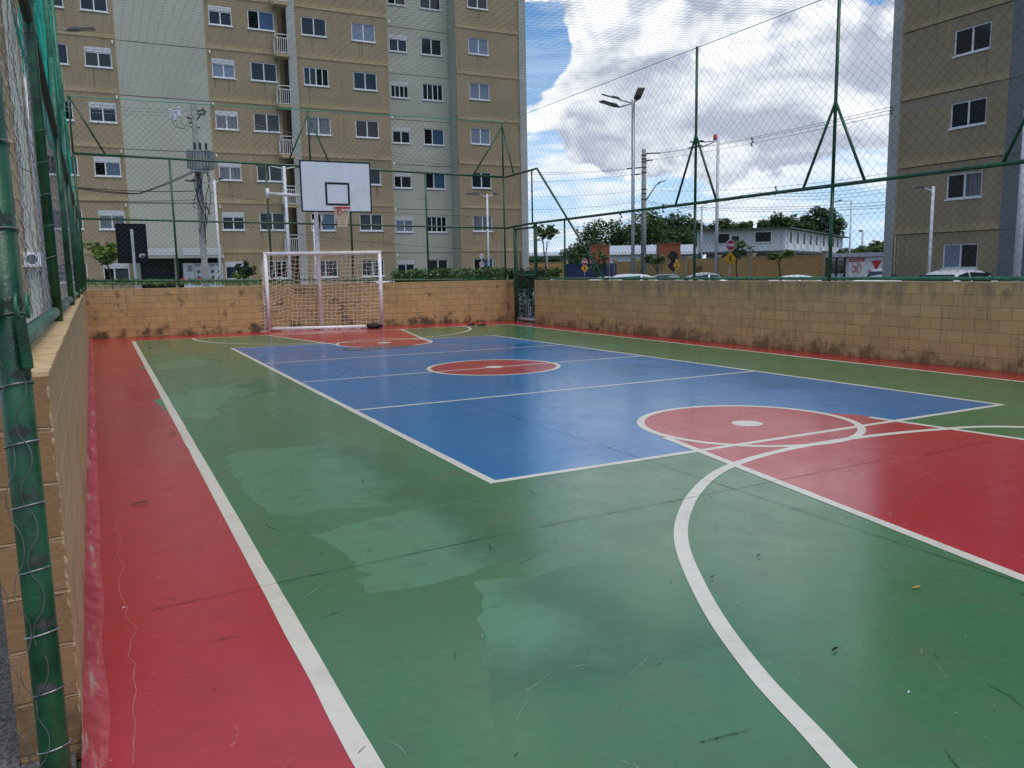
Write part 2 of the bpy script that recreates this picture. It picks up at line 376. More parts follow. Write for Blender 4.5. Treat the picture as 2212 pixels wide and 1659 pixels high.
def WX(y): return -0.835 - 0.0081*(y-3.0)           # inner face of the left wall
def FYW(x): return 24.02 - 0.058*(x+1.0)            # inner face of the far wall
RXW = 10.98
g = MB(); g.poly([(-.795, -4, 0), (RXW+.1, -4, 0), (RXW+.1, FYW(RXW)+.05, 0), (WX(24)-.04, FYW(-1)+.05, 0), (WX(3)+.012, 3.0, 0), (-.808, 1.0, 0)]); struct('court', g, M['red'])
# green field
CL, CR = 0.0, 10.25
FL = G(280, 737.5); FR = G(1068, 702.5)
FL = Vector((0.0, 22.5, 0)); FR = Vector((10.22, FR.y, 0))
def ffy(x): return FL.y + (FR.y-FL.y)*(x/10.22)
def flat(pts, z): return [(p[0], p[1], z) for p in pts]
g = MB(); g.poly(flat([(CL, -3.5), (CR, -3.5), (FR.x, FR.y), (FL.x, FL.y)], .0007)); struct('green_paint', g, M['green'])
BNL, BNR, BFR, BFL = (1.90, 5.43), (8.29, 5.50), (8.02, 18.15), (1.86, 18.82)
g = MB(); g.poly(flat([BNL, BNR, BFR, BFL], .0013)); struct('blue_paint', g, M['blue'])
# keys
KC = (5.15, 6.17); KR = 1.08; FC = (5.11, 17.92)
def circ(c, r, a0=0, a1=360, n=72): return [(c[0]+r*math.cos(R(a0+(a1-a0)*i/n)), c[1]+r*math.sin(R(a0+(a1-a0)*i/n))) for i in range(n+1)]
NBY = 1.55
keyn = [(3.28, NBY)] + [(KC[0]-1.15, 6.1)] + circ(KC, KR, 175, 5, 40) + [(KC[0]+1.32, 5.9), (7.12, NBY)]
keyf = [(3.25, ffy(3.25))] + [(FC[0]-1.08, 18.2)] + circ(FC, KR, 185, 355, 40) + [(FC[0]+1.0, 18.1), (6.90, ffy(6.9))]
g = MB(); g.poly(flat(keyn, .0019)); g.poly(flat(keyf, .0019)); g.poly(flat(circ((5.14, 12.15), 1.06)[:-1], .0019)); struct('red_paint', g, M['red'])
# worn light patches in the green paint: own outline, lie on the green
WP = [
 [(487, 988), (505, 978), (560, 970), (700, 963), (810, 964), (880, 990), (1000, 1032), (1052, 1058), (1075, 1066), (960, 1086), (830, 1094), (700, 1101), (640, 1116), (600, 1114), (560, 1092), (520, 1052)],
 [(655, 1160), (720, 1146), (790, 1122), (900, 1100), (1010, 1085), (1160, 1068), (1300, 1052), (1390, 1040), (1450, 1072), (1440, 1120), (1340, 1150), (1180, 1195), (1060, 1222), (900, 1270), (830, 1283), (797, 1288), (768, 1254), (808, 1243), (790, 1238), (775, 1236), (776, 1212), (742, 1192), (700, 1166)],
 [(1032, 1258), (1150, 1246), (1300, 1205), (1440, 1168), (1620, 1120), (1800, 1200), (1900, 1400), (1900, 1800), (1100, 1800), (1064, 1560), (1048, 1420), (1044, 1340), (1040, 1300)],
 [(330, 866), (420, 842), (520, 830), (590, 808), (660, 806), (740, 808), (790, 818), (700, 832), (585, 848), (500, 858), (470, 880), (480, 900), (440, 905), (380, 900)],
 [(300, 795), (380, 778), (455, 774), (490, 780), (430, 792), (350, 800)],
]
g = MB()
for pp in WP:
    q = []
    w = [G(*p) for p in pp]
    for i in range(len(w)):
        a, b = w[i], w[(i+1) % len(w)]; n = max(2, int((b-a).length/.05))
        for k in range(n):
            p = a.lerp(b, k/n); q.append(Vector((p.x+.045*noise.noise(p*7), p.y+.045*noise.noise(p*7+Vector((9, 3, 1))), .0010)))
    g.poly(q)
struct('worn_paint', g, M['greenworn'])
# white lines
g = MB()
Z = .016
def wline(a, b, w=.07, wob=.006):
    a = Vector((a[0], a[1], 0)); b = Vector((b[0], b[1], 0)); d = (b-a).normalized(); nn = Vector((-d.y, d.x, 0))
    n = max(2, int((b-a).length/.25)); L = []; Q = []
    for i in range(n+1):
        p = a.lerp(b, i/n)
        L.append((p + nn*(w/2 + wob*noise.noise(p*2.1)) + Vector((0, 0, g.z))).to_tuple()); Q.append((p - nn*(w/2 + wob*noise.noise(p*2.3+Vector((5, 5, 5)))) + Vector((0, 0, g.z))).to_tuple())
    g.strip(L, Q)
def warc(c, r, a0, a1, w=.075, n=80):
    A = circ(c, r+w/2, a0, a1, n); B = circ(c, r-w/2, a0, a1, n); g.strip(flat(A, g.z), flat(B, g.z))
g.z = 0.00227; wline((CL, -3), (FL.x, FL.y+.03), .085)
g.z = 0.00235; wline((CR, -3), (FR.x, FR.y+.03), .08)
g.z = 0.00243; wline((FL.x-.04, FL.y), (FR.x+.04, FR.y), .075)
g.z = 0.00251; wline((BNL[0]-.035, BNL[1]), (BNR[0]+.035, BNR[1]), .07)
g.z = 0.00259; wline((BFL[0]-.035, BFL[1]), (FC[0]-1.04, 18.5), .06); wline((FC[0]+1.02, 18.38), (BFR[0]+.035, BFR[1]), .06)
g.z = 0.00268; wline(BNL, BFL, .075); g.z = 0.00276; wline(BNR, BFR, .07)
g.z = 0.00284; wline((1.92, 9.20), (8.22, 9.27), .065); wline((1.94, 12.11), (8.16, 12.08), .06); wline((1.92, 15.11), (8.09, 14.93), .06)
g.z = 0.00292; warc((5.14, 12.15), 1.09, 0, 360, .075); warc(KC, KR, 0, 360, .078); warc(FC, KR, 0, 360, .075)
g.z = 0.00300; wline((3.28, NBY), (KC[0]-1.13, 6.05), .08); wline((7.12, NBY), (KC[0]+1.30, 5.75), .075)
wline((3.25, ffy(3.25)), (FC[0]-1.08, 18.2), .075); wline((6.90, ffy(6.9)), (FC[0]+.98, 17.6), .075)
g.z = 0.00309; 
ap = [(1.20, 1.1), (1.27, 1.4), (1.343, 1.661), (1.407, 1.85), (1.538, 2.25), (1.763, 2.766), (2.095, 3.365), (2.36, 3.75), (2.661, 4.085), (3.04, 4.43), (3.53, 4.77), (4.02, 4.97), (4.6, 5.09), (5.209, 5.125), (5.85, 5.08), (6.42, 4.98), (7.034, 4.775)]
ap += [(10.43-x_, y_) for x_, y_ in reversed(ap[:9])]
A = []; B = []
for i in range(1, len(ap)-2):
    p0, p1, p2, p3 = [Vector((*ap[i+k], 0)) for k in (-1, 0, 1, 2)]
    for k in range(8):
        f = k/8; q = .5*((2*p1)+(p2-p0)*f+(2*p0-5*p1+4*p2-p3)*f*f+(3*p1-p0-3*p2+p3)*f**3); dq = (.5*((p2-p0)+2*(2*p0-5*p1+4*p2-p3)*f+3*(3*p1-p0-3*p2+p3)*f*f)).normalized(); nq = Vector((-dq.y, dq.x, 0))*.042; A.append((*(q+nq).xy, g.z)); B.append((*(q-nq).xy, g.z))
g.strip(A, B)
g.z = 0.00317; warc((5.12, 22.2), 3.72, 180-4, 356, .075, 100)
g.z = 0.00325;
for c, r in ((KC, .155), ((5.14, 12.13), .15), (FC, .16)): g.poly(flat(circ(c, r, 0, 360, 32)[:-1], g.z))
struct('white_lines', g, M['line'])
# saw joints in the slab
g = MB(); g.z = 0.00369
def joint(a, b, w=.006):
    a = G(*a); b = G(*b); n = 60; d = (b-a).normalized(); nn = Vector((-d.y, d.x, 0)); L = []; Q = []
    for i in range(n+1):
        p = a.lerp(b, i/n); ww = w*(.35+.9*abs(noise.noise(p*6))); L.append((p.x+nn.x*ww/2, p.y+nn.y*ww/2, g.z)); Q.append((p.x-nn.x*ww/2, p.y-nn.y*ww/2, g.z))
    g.strip(L, Q)
joint((330, 1318), (1130, 1146)); joint((1130, 1146), (1930, 990), .007); joint((1010, 868), (2212, 1262), .0065); joint((600, 752), (1010, 868)); joint((930, 903), (1620, 842)); joint((1990, 985), (2140, 953))
struct('slab_joints', g, M['joint'])
# dirty mortar fillet along the left wall, crack and bare patches
g = MB(); rows = []
for i in range(120):
    y = 1.0 + 23*i/119*1.0
    w = .075 + .02*noise.noise(Vector((0, y*1.7, 0)))
    x = WX(y)
    rows.append([(x, y, .075+.01*noise.noise(Vector((3, y*2, 0)))), (x+w*.30, y, .038), (x+w*.65, y, .013), (x+w, y, .0035)])
for k in range(3): g.strip([r[k] for r in rows], [r[k+1] for r in rows])
struct('mortar_fillet', g, M['pink'], smooth=True)
g = MB(); g.z = 0.00082
cr = [(245, 1090), (255, 1115), (250, 1140), (262, 1165), (254, 1200), (268, 1225), (255, 1255), (262, 1290), (275, 1312), (270, 1330), (290, 1350), (296, 1358), (283, 1385), (278, 1420), (292, 1432), (288, 1465), (294, 1490), (287, 1530), (292, 1570), (288, 1620), (286, 1659)]
pts = [G(*p) for p in cr]; L = []; Q = []
for i in range(len(pts)-1):
    for k in range(5):
        p = pts[i].lerp(pts[i+1], k/5); p.x += .006*noise.noise(p*40); w = .0034*(.4+abs(noise.noise(p*25))); L.append((p.x-w/2, p.y, g.z)); Q.append((p.x+w/2, p.y, g.z))
g.strip(L, Q); struct('floor_crack', g, plain('crack edge', (.42, .20, .15), .9, .1))
# scuffs and scratches of play: slivers with their own shape
def faint(name, col, k):
    m, t, b, co = mat0(name); b.inputs['Base Color'].default_value = (*col, 1); b.inputs['Roughness'].default_value = .5
    tr = t.new('ShaderNodeBsdfTransparent'); mx = t.new('ShaderNodeMixShader'); t.put(mx.inputs[0], t.ramp(t.noise(co, 60, 3), .35, .62, 0, k))
    t.l.new(tr.outputs[0], mx.inputs[1]); t.l.new(b.outputs[0], mx.inputs[2]); t.l.new(mx.outputs[0], m.node_tree.nodes['Material Output'].inputs['Surface']); return m
M['scuffd'] = faint('dark sole scuff', (.02, .025, .022), .75); M['scuffl'] = faint('pale scratch', (.55, .58, .55), .34)
def slivers(n, wmax, lmax, seed, z):
    rnd = random.Random(seed); g = MB()
    for i in range(n):
        x = rnd.uniform(-.6, 10.9); y = 1.2+22*rnd.random()**1.5; a = rnd.gauss(.9, .55) if rnd.random() < .7 else rnd.uniform(0, 3.14); L = lmax*(.15+rnd.random()**2.2); cv = rnd.gauss(0, .45); w = wmax*rnd.uniform(.25, 1)
        A = []; B = []
        for k in range(7):
            f = k/6; an = a+cv*(f-.5); px_ = x+math.cos(an)*L*(f-.5); py_ = y+math.sin(an)*L*(f-.5); ww = w*math.sin(math.pi*(.04+.92*f))*.5
            A.append((px_-math.sin(an)*ww, py_+math.cos(an)*ww, z)); B.append((px_+math.sin(an)*ww, py_-math.cos(an)*ww, z))
        g.strip(A, B)
    return g
tag(slivers(360, .012, .22, 1, .0044).build('dark_scuffs', M['scuffd']), 'dark sole scuffs scattered over the painted floor', 'scuffs', kind='stuff')
tag(slivers(560, .006, .30, 2, .0046).build('pale_scratches', M['scuffl']), 'fine pale scratches scattered over the painted floor', 'scratches', kind='stuff')
# puddle by the far key
c = G(805, 750); g = MB(); pts = []
for i in range(60):
    an = 2*math.pi*i/60; rr = 1+.35*noise.noise(Vector((math.cos(an)*1.5, math.sin(an)*1.5, 4)))
    pts.append((c.x+.75*rr*math.cos(an), c.y-.2+.42*rr*math.sin(an), .0048))
g.poly(pts); mm, t, b, co_ = mat0('water film'); b.inputs['Base Color'].default_value = (.02, .06, .16, 1); b.inputs['Roughness'].default_value = .03; struct('puddle', g, mm)

# ------------------------------------------------------------------ block walls
W = 1.30
def wallmesh(face, back, z0, z1):              # face/back: lists of plan points
    g = MB(); n = len(face)
    for i in range(n-1):
        a, b, c, d = face[i], face[i+1], back[i+1], back[i]
        g.mi = 0; g.poly([(a[0], a[1], z0), (b[0], b[1], z0), (b[0], b[1], z1), (a[0], a[1], z1)])
        g.mi = 1; g.poly([(d[0], d[1], z0), (d[0], d[1], z1), (c[0], c[1], z1), (c[0], c[1], z0)])
        g.poly([(a[0], a[1], z1), (b[0], b[1], z1), (c[0], c[1], z1), (d[0], d[1], z1)])
    for k in (0, n-1):
        a, d = face[k], back[k]; g.poly([(a[0], a[1], z0), (a[0], a[1], z1), (d[0], d[1], z1), (d[0], d[1], z0)])
    return g
def capmesh(face, back, z0, z1, over=.012, jag=.008, sd=0):
    g = MB(); A = []; B = []; n = len(face)
    L = []
    for i in range(n-1):
        p = Vector((*face[i], 0)); q = Vector((*face[i+1], 0)); p2 = Vector((*back[i], 0)); q2 = Vector((*back[i+1], 0)); k = max(2, int((q-p).length/.06))
        for j in range(k+(1 if i == n-2 else 0)):
            f = p.lerp(q, j/k); h = p2.lerp(q2, j/k); t = (f-h).normalized()
            L.append((f + t*(over+jag*noise.noise(f*5+Vector((sd, 0, 0)))), h - t*over*.5))
    up = [(a.x, a.y, z1+.004*noise.noise(a*4)) for a, b in L]; ub = [(b.x, b.y, z1) for a, b in L]
    lo = [(a.x, a.y, z0) for a, b in L]; lb = [(b.x, b.y, z0) for a, b in L]
    g.strip(up, ub); g.strip(lo, up); g.strip(ub, lb); g.strip(lb, lo)
    g.poly([lo[0], up[0], ub[0], lb[0]]); g.poly([lo[-1], lb[-1], ub[-1], up[-1]])
    return g
ys = [3.0, 10, 17, 24.1]
t = thing('block_wall', 'long ochre block wall on the left, scraped inner face, seen end-on beside the red strip', 'wall', (-.93, 3.0, 0))
fa = [(WX(y), y) for y in ys]; ba = [(WX(y)-.19, y) for y in ys]
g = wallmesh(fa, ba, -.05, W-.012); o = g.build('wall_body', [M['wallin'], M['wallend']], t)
capmesh(fa, ba, W-.012, W+.004, .004, .006).build('mortar_cap', M['cap'], t)
# crumbly mortar lumps down the broken end
def ridge(p, q, r0, sd):
    p = Vector(p); q = Vector(q); n = max(6, int((q-p).length/.012)); pts = []; rr = []
    for k in range(n+1):
        f = p.lerp(q, k/n); e = Vector((noise.noise(f*31+Vector((sd, 0, 0))), noise.noise(f*27+Vector((0, sd, 3))), noise.noise(f*29+Vector((1, 2, sd)))))
        pts.append(f+e*.006); rr.append(r0*(.85+.6*noise.noise(f*60+Vector((sd, sd, 0)))))
    return MB().tube(pts, rr, 6)
ridge((WX(3)-.003, 3.004, -.02), (WX(3)-.003, 3.004, 1.28), .0055, 2).build('mortar_ridge', M['wallin'], t)
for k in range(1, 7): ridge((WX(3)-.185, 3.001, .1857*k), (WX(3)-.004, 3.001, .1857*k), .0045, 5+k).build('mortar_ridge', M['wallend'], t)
t = thing('block_wall', 'stained ochre block wall across the far end behind the goal', 'wall', (4.9, 23.7, 0))
xs = [-1.0, 5, 10.98]
fa = [(x, FYW(x)) for x in xs]; ba = [(x, FYW(x)+.19) for x in xs]
wallmesh(fa, ba, -.05, W-.012).build('wall_body', [M['wallfar'], M['wallfar']], t)
capmesh(fa, ba, W-.012, W+.004, .004, .006, 5).build('mortar_cap', M['cap'], t)
t = thing('block_wall', 'short ochre block wall stub between the far corner and the gate', 'wall', (11.07, 23.1, 0))
fa = [(RXW, FYW(RXW)), (RXW, 22.90)]; ba = [(RXW+.19, FYW(RXW)), (RXW+.19, 22.90)]
wallmesh(fa, ba, -.05, W-.012).build('wall_body', [M['wallfar'], M['wallfar']], t)
capmesh(fa, ba, W-.012, W+.004, .004, .006, 7).build('mortar_cap', M['cap'], t)
t = thing('block_wall', 'long ochre block wall along the right side, with parked cars behind it', 'wall', (11.07, 12, 0))
fa = [(RXW, 21.42), (RXW+.02, 12), (RXW+.10, 6.5), (RXW+.14, -3)]; ba = [(p[0]+.19, p[1]) for p in fa]
wallmesh(fa, ba, -.05, W-.012).build('wall_body', [M['wall'], M['wall']], t)
capmesh(fa, ba, W-.012, W+.004, .004, .006, 9).build('mortar_cap', M['cap'], t)

# ------------------------------------------------------------------ fences
def diamonds(P, s0, s1, z0, z1, pitch, r, step=.3, jit=.006, sag=0, seed=0, n=3, k=1.0):
    g = MB(); H = z1-z0
    for sgn in (1, -1):
        c = s0-H/k if sgn > 0 else s0
        end = s1 if sgn > 0 else s1+H/k
        while c < end:
            za, zb = 0.0, H
            # s = c + sgn*z/k
            if sgn > 0:
                za = max(za, (s0-c)*k); zb = min(zb, (s1-c)*k)
            else:
                za = max(za, (c-s1)*k); zb = min(zb, (c-s0)*k)
            if zb-za > .02:
                m_ = max(1, int((zb-za)/step)); pts = []
                for i in range(m_+1):
                    z = za+(zb-za)*i/m_; s = c+sgn*z/k
                    q = Vector((s*1.3+seed, z*1.3, sgn*3.0))
                    pts.append(P(s+jit*noise.noise(q*1.7)*2, z0+z+jit*noise.noise(q*1.9+Vector((4, 4, 4)))*2 - sag*math.sin(math.pi*z/H)*0, noise.noise(q)*jit*3))
                g.tube(pts, r, n, False)
            c += pitch
    return g
FFY = lambda x: FYW(x)+.095
RFX = RXW+.095
GP = M['gpipe']
def pipe(pts, r, name, parent, mat=GP, n=10): return MB().tube(pts, r, n).build(name, mat, parent, True)
ZV = Vector((0, 0, 1))

# far fence
t = thing('chain_link_fence', 'tall green pipe and wire mesh fence standing on the far wall behind the goal', 'fence', (4.9, FFY(4.9), W))
def FP(u, v):
    y = FFY(4.9)
    for _ in range(4): p = PY(u, v, y); y = FFY(p.x)
    return p
cL_top = FP(158, 331); cR_top = FP(1063, 382); cL_mid = FP(160, 472); cR_mid = FP(1068, 493); cL_bot = FP(176, 607); cR_bot = FP(1070, 604)
cL_mid.x = cL_bot.x = cL_top.x; cR_mid.x = cR_bot.x = cR_top.x = 10.98+.03
def along(a, b, x):
    k = (x-a.x)/(b.x-a.x); q = a.lerp(b, k); q.y = FFY(x); return q
for a, b, r in ((cL_top, cR_top, .034), (cL_mid, cR_mid, .028), (cL_bot, cR_bot, .030)):
    pipe([along(a, b, a.x+(b.x-a.x)*i/8) + Vector((0, 0, .008*noise.noise(Vector((i, a.z, 0))))) for i in range(9)], r, 'rail', t)
postx = [cL_top.x, FP(376, 480).x, FP(578, 430).x, FP(760, 520).x, FP(922, 480).x, cR_top.x]
for x in postx:
    a = along(cL_top, cR_top, x); pipe([(x, a.y, W-.01), (x, a.y, a.z)], .030, 'post', t)
def aframe(parent, base, apex, top, la, lb, r=.026):
    mst = pipe([base, top], r, 'mast', parent)
    for q in (la, lb): pipe([q, apex], r*.85, 'brace', mst)
    return mst
def mast_far(uap, vap, ul, ur):
    ap = FP(uap, vap); rb = along(cL_top, cR_top, ap.x); ap.x = rb.x
    la = along(cL_top, cR_top, FP(*ul).x); lb = along(cL_top, cR_top, FP(*ur).x) if ur[0] < 1064 else FP(*ur)
    m_ = pipe([rb, ap + ZV*.12], .026, 'mast', t)
    for q in (la, lb): pipe([q, ap], .022, 'brace', m_)
mast_far(665, 247, (620, 357), (715, 346))
ap = FP(1062, 272); ap.x = cR_top.x; mm = pipe([cR_top, ap+ZV*.1], .026, 'mast', t)
pipe([along(cL_top, cR_top, FP(1022, 378).x), ap], .022, 'brace', mm); pipe([Vector((RFX, cR_top.y-.62, cR_top.z)), ap], .022, 'brace', mm)
ap = FP(147, 205); lx = cL_top.x; ap.x = lx; mm = pipe([cL_top, ap], .026, 'mast', t)
pipe([along(cL_top, cR_top, FP(228, 331).x), ap], .024, 'brace', mm)
def PF(s, z, n_): 
    zz = along(cL_bot, cR_bot, s).z - 1.38
    return (s, FFY(s)+.02+n_*.6, z+zz*(1-(z-1.36)/3.3))
diamonds(PF, cL_top.x, cR_top.x, 1.36, 4.62, .14, .0023, .45).build('wire_mesh', M['gwire'], t)
# right fence
t = thing('chain_link_fence', 'green pipe and wire mesh fence on the right wall with tall A-braced masts', 'fence', (RFX, 12, W))
def RP(u, v): return PX(u, v, RFX)
y_near = -2.5
def rz(y): return 2.975
pipe([(RFX, 22.95, 1.365), (RFX, 22.88, 1.365)], .02, 'rail', t)
pipe([(RFX, 21.42, 1.36)]+[(RFX+.004*(21-y)*(y < 12)*.6, y, 1.352+.006*noise.noise(Vector((y, 0, 0)))) for y in range(20, -3, -2)], .030, 'rail', t, M['gpipew'])
pipe([Vector((RFX, cR_top.y, cR_mid.z))]+[(RFX, y, 2.985+.012*noise.noise(Vector((y*.4, 3, 0)))) for y in range(22, -3, -2)], .034, 'rail', t)
dt = RP(1160, 364); db = RP(1303, 602)
pipe([Vector((RFX, cR_top.y, cR_top.z)), dt], .030, 'rail', t)
pipe([dt, Vector((RFX, db.y, 1.37))], .030, 'brace', t)
v1 = RP(1149, 400)
pipe([(RFX, v1.y, 2.98), (RFX, v1.y, dt.z-.03)], .024, 'post', t)
for u in (1159,): p = RP(u, 550); pipe([(RFX, p.y, W-.02), (RFX, p.y, 2.98)], .030, 'post', t)
p = RP(1220, 540); pipe([(RFX, p.y, W-.02), (RFX, p.y, 2.98)], .026, 'post', t)
for y in (14.2, 10.47, 6.75, 3.0, -.7):
    pipe([(RFX, y, W-.02), (RFX, y, 2.985)], .032, 'post', t)
for y in (14.2, 10.47, 6.75):
    aframe(t, (RFX, y, 2.985), (RFX, y, 4.42), (RFX, y, 6.24), (RFX, y-.68, 2.99), (RFX, y+.68, 2.99), .030)
gR = diamonds(lambda s, z, n_: (RFX+.022+n_, s, z), -2.5, 21.38, 1.36, 2.97, .14, .0021, .4); gR.build('wire_mesh', M['gwire'], t)
# left fence
LFX = lambda y: -.945-.0030*(y-6.5)
t = thing('chain_link_fence', 'green pipe fence with silver wire mesh on the left wall, seen almost edge-on', 'fence', (-.95, 6.5, W))
lposts = [6.5, 10.35, 14.2, 17.9, 21.6]
for y in lposts:
    pipe([(LFX(y)+.004, y, W-.01), (LFX(y)+.004, y, 3.26 if y > 7 else 4.6)], .036 if y < 7 else .032, 'post', t)
pipe([(LFX(y)-.01, y, 1.372+.004*noise.noise(Vector((y, 1, 0)))) for y in (3.25, 4, 5, 6, 8, 10, 13, 16, 20, 23.8)], .033, 'rail', t, M['gpipew'])
pipe([(LFX(3.2)-.0, 3.2, 3.42), (LFX(6.5), 6.5, 3.32), (LFX(10.35), 10.35, 3.17), (LFX(14.2), 14.2, 3.08), (LFX(23.8), 23.8, 3.05)], .033, 'rail', t, plain('dusty underside green', (.05, .065, .04), .7, .2, 0, .3, 12))
for y in (12.4, 16.0):
    mm = pipe([(-.985, y, 3.0), (-.985, y, 6.24)], .036, 'mast', t, M['gpipew'])
    for dy in (-.68, .68): pipe([(-.985, y+dy, 3.05), (-.985, y, 4.45)], .026, 'brace', mm, M['gpipew'])
# zigzag wires of the silver mesh
g = MB(); random.seed(11)
y = 3.25; i = 0
while y < 23.7:
    z = 1.40; k = 0; pts = []; near = y < 6.4
    zt = 3.30 if y > 6 else 3.38
    wob = .05 if near else .018
    while z < zt:
        s = (.05 if (k+i) % 2 else -.05)
        q = Vector((y*2.1, z*1.6, 0))
        dx = (.005 if (k % 2) else -.005) + wob*noise.noise(q) * (1.0 if near else .6)
        dy = s + wob*1.2*noise.noise(q+Vector((7, 7, 7)))
        pts.append((LFX(y)-.035+dx, y+dy, z + wob*.4*noise.noise(q+Vector((2, 9, 4))))); z += .05; k += 1
    g.tube(pts, .0013 if y < 9 else .0017, 4 if y < 9 else 3, False)
    y += .10; i += 1
g.build('wire_mesh', M['wire'], t)
# tie wire wound round the bottom rail and ties round the posts
g = MB(); pts = []; n_ = 0
for i in range(900):
    a = i*2*math.pi/14; y = 3.32 + i*(.13/14)
    pts.append((LFX(y)-.01+.0355*math.cos(a), y, 1.372+.0355*math.sin(a)))
g.tube(pts, .0018, 4); g.build('tie_wire', M['wiredark'], t)
g = MB()
for z in [1.75+.21*i for i in range(9)]:
    ring = [(LFX(6.5)+.004+.0385*math.cos(a), 6.5+.0385*math.sin(a), z+.012*math.sin(a*1.0+z)) for a in [2*math.pi*j/16 for j in range(17)]]
    MB().tube(ring, .0022, 4).build('tie_wire', M['wire'], t)
# near gate post and open gate leaf beside the camera
gp = Vector((-.842, 2.05, 0))
t = thing('gate', 'open green gate leaf with torn wire mesh at the near end of the left wall', 'gate', (gp.x, gp.y, 0))
pp = [(gp.x, gp.y, .02), (gp.x, gp.y, .6), (gp.x-.001, gp.y, 2.6)]
pipe(pp, .032, 'post', t, GP, 16)
g = MB()
for z in (.52, .66, .80, .95, 1.10, 1.24, 1.37, 1.52, 1.70, 1.88):
    ring = [(gp.x+.0345*math.cos(a), gp.y+.0345*math.sin(a), z+.010*math.cos(a+1)) for a in [2*math.pi*j/18 for j in range(19)]]
    MB().tube(ring, .0019, 5).build('tie_wire', M['wire'], t)
g = MB(); random.seed(21)
for z in (.67, .82, .97, 1.12, 1.265, 1.39, 1.54, 1.72):
    a0 = random.uniform(-2.4, -1.6); L = []; Q = []
    for j in range(14):
        a = a0 + j*.11; h = max(.001, .013*(1-abs(j-6.5)/7)+.030*noise.noise(Vector((j*.8, z*37, 1)))) if 0 < j < 13 else .0005
        L.append((gp.x+.0327*math.cos(a), gp.y+.0327*math.sin(a), z+.012+h)); Q.append((gp.x+.0327*math.cos(a), gp.y+.0327*math.sin(a), z+.004-h*.8))
    g = MB(); g.strip(L, Q); g.build('bare_patch', M['bare_steel'], t)
# the leaf swings away to the left: lower rail, hinge rings and hanging mesh
hz = 1.545
pipe([(gp.x-.5, gp.y-.02, hz+.01), (gp.x-.01, gp.y-.052, hz+.006)], .025, 'rail', t, M['gpipew'], 14)
g = MB()
for dx in (.020, .040):
    g.tube([(gp.x+dx, gp.y-.045+.024*math.cos(a), hz+.024*math.sin(a)) for a in [2*math.pi*j/20 for j in range(21)]], .004, 6)
g.build('hinge', M['gpipew'], t, True)
g = MB(); g.prism([(gp.x+.012, gp.y-.05, hz-.02), (gp.x+.034, gp.y-.05, hz-.02), (gp.x+.040, gp.y-.05, hz-.135), (gp.x+.018, gp.y-.05, hz-.135)], (0, .02, 0))
g.build('latch_plate', GP, t, bevel=.004)
g = MB(); random.seed(5)
for i in range(7):
    s0 = gp.x+.004-i*.028; pts = []; z = .05
    while z < 1.50:
        q = Vector((i*3.1, z*2.3, 2)); ph = math.sin(z*2*math.pi/(.17+.02*noise.noise(q*.5))+math.pi*(i % 2)+2*noise.noise(Vector((i*5, z*.8, 9))))
        pts.append((s0+.013*math.copysign(abs(ph)**.7, ph)+.026*noise.noise(q*.8)-.02*(1-z), gp.y-.037+.004*math.cos(z*40)+.02*noise.noise(q+Vector((3, 3, 3))), z)); z += .014
    g.tube(pts, .0011, 5, False)
g.build('wire_mesh', M['wiredark'], t)
# thin post on the wall end
t = thing('end_post', 'thin green pipe post standing on the broken end of the left wall', 'post', (-.905, 3.1, W))
pipe([(-.905, 3.1, W), (-.905, 3.1, 2.9)], .0165, 'pipe', t, GP, 12)
g = MB()
for z in (1.35, 1.47, 1.63, 1.83, 2.03): MB().tube([(-.905+.0185*math.cos(a), 3.1+.0185*math.sin(a), z+.006*math.sin(a)) for a in [2*math.pi*j/14 for j in range(15)]], .0018, 4).build('tie_wire', M['wire'], t)

# ------------------------------------------------------------------ nets
g = diamonds(lambda s, z, n_: (RFX+.03+n_*2, s, z), -1, 23.7, 3.0, 6.2, .19, .0021, .4, .02, seed=3)
tag(g.build('side_net', M['netcord']), 'grey green ball net hung between the right fence rail and the mast tops', 'net')
g = diamonds(lambda s, z, n_: (s, FFY(s)+.03+n_*2, z), -.95, 10.95, 4.68, 6.18, .17, .0026, .4, .02, seed=8)
tag(g.build('end_net', M['netcord']), 'grey green ball net above the top rail of the far fence', 'net')
g = MB()
def roofz(x, y): return 6.2 - .30*math.sin(math.pi*min(1, max(0, (x+1)/12)))*math.sin(math.pi*min(1, max(0, (y-2)/21.6))) + .05*noise.noise(Vector((x*.6, y*.6, 0)))
x = -.98
while x < 11.0:
    g.tube([(x+.02*noise.noise(Vector((x*3, yy, 5))), yy, roofz(x, yy)) for yy in [4+19.6*i/40 for i in range(41)]], .0017, 3, False); x += .15
y = 4.0
while y < 23.65:
    yk = y
    g.tube([(xx, yk+.02*noise.noise(Vector((xx, y*3, 8))), roofz(xx, yk)) for xx in [-.98+12*i/24 for i in range(25)]], .0017, 3, False); y += .15
tag(g.build('roof_net', M['roofcord']), 'fine square-mesh ball net stretched overhead across the whole court', 'net')
g = MB()
g.tube([(x_, FFY(x_)-.02, 6.2+.02*noise.noise(Vector((x_*2, 0, 0)))) for x_ in [-.98+12*i/40 for i in range(41)]], .012, 5)
g.tube([(RFX, y_, 6.22) for y_ in (5, 10.47, 14.2, 18, 23.4)], .008, 5)
tag(g.build('net_rope', M['teal']), 'green border rope of the overhead net above the far fence and right masts', 'rope')
g = diamonds(lambda s, z, n_: (-1.03-.003*(s-6.5)+n_*2.2, s, z), 7.0, 23.7, 3.15, 6.2, .07, .0030, .25, .012, seed=13)
tag(g.build('side_net', M['teal']), 'dense teal ball net hanging above the left fence, seen almost edge-on', 'net')

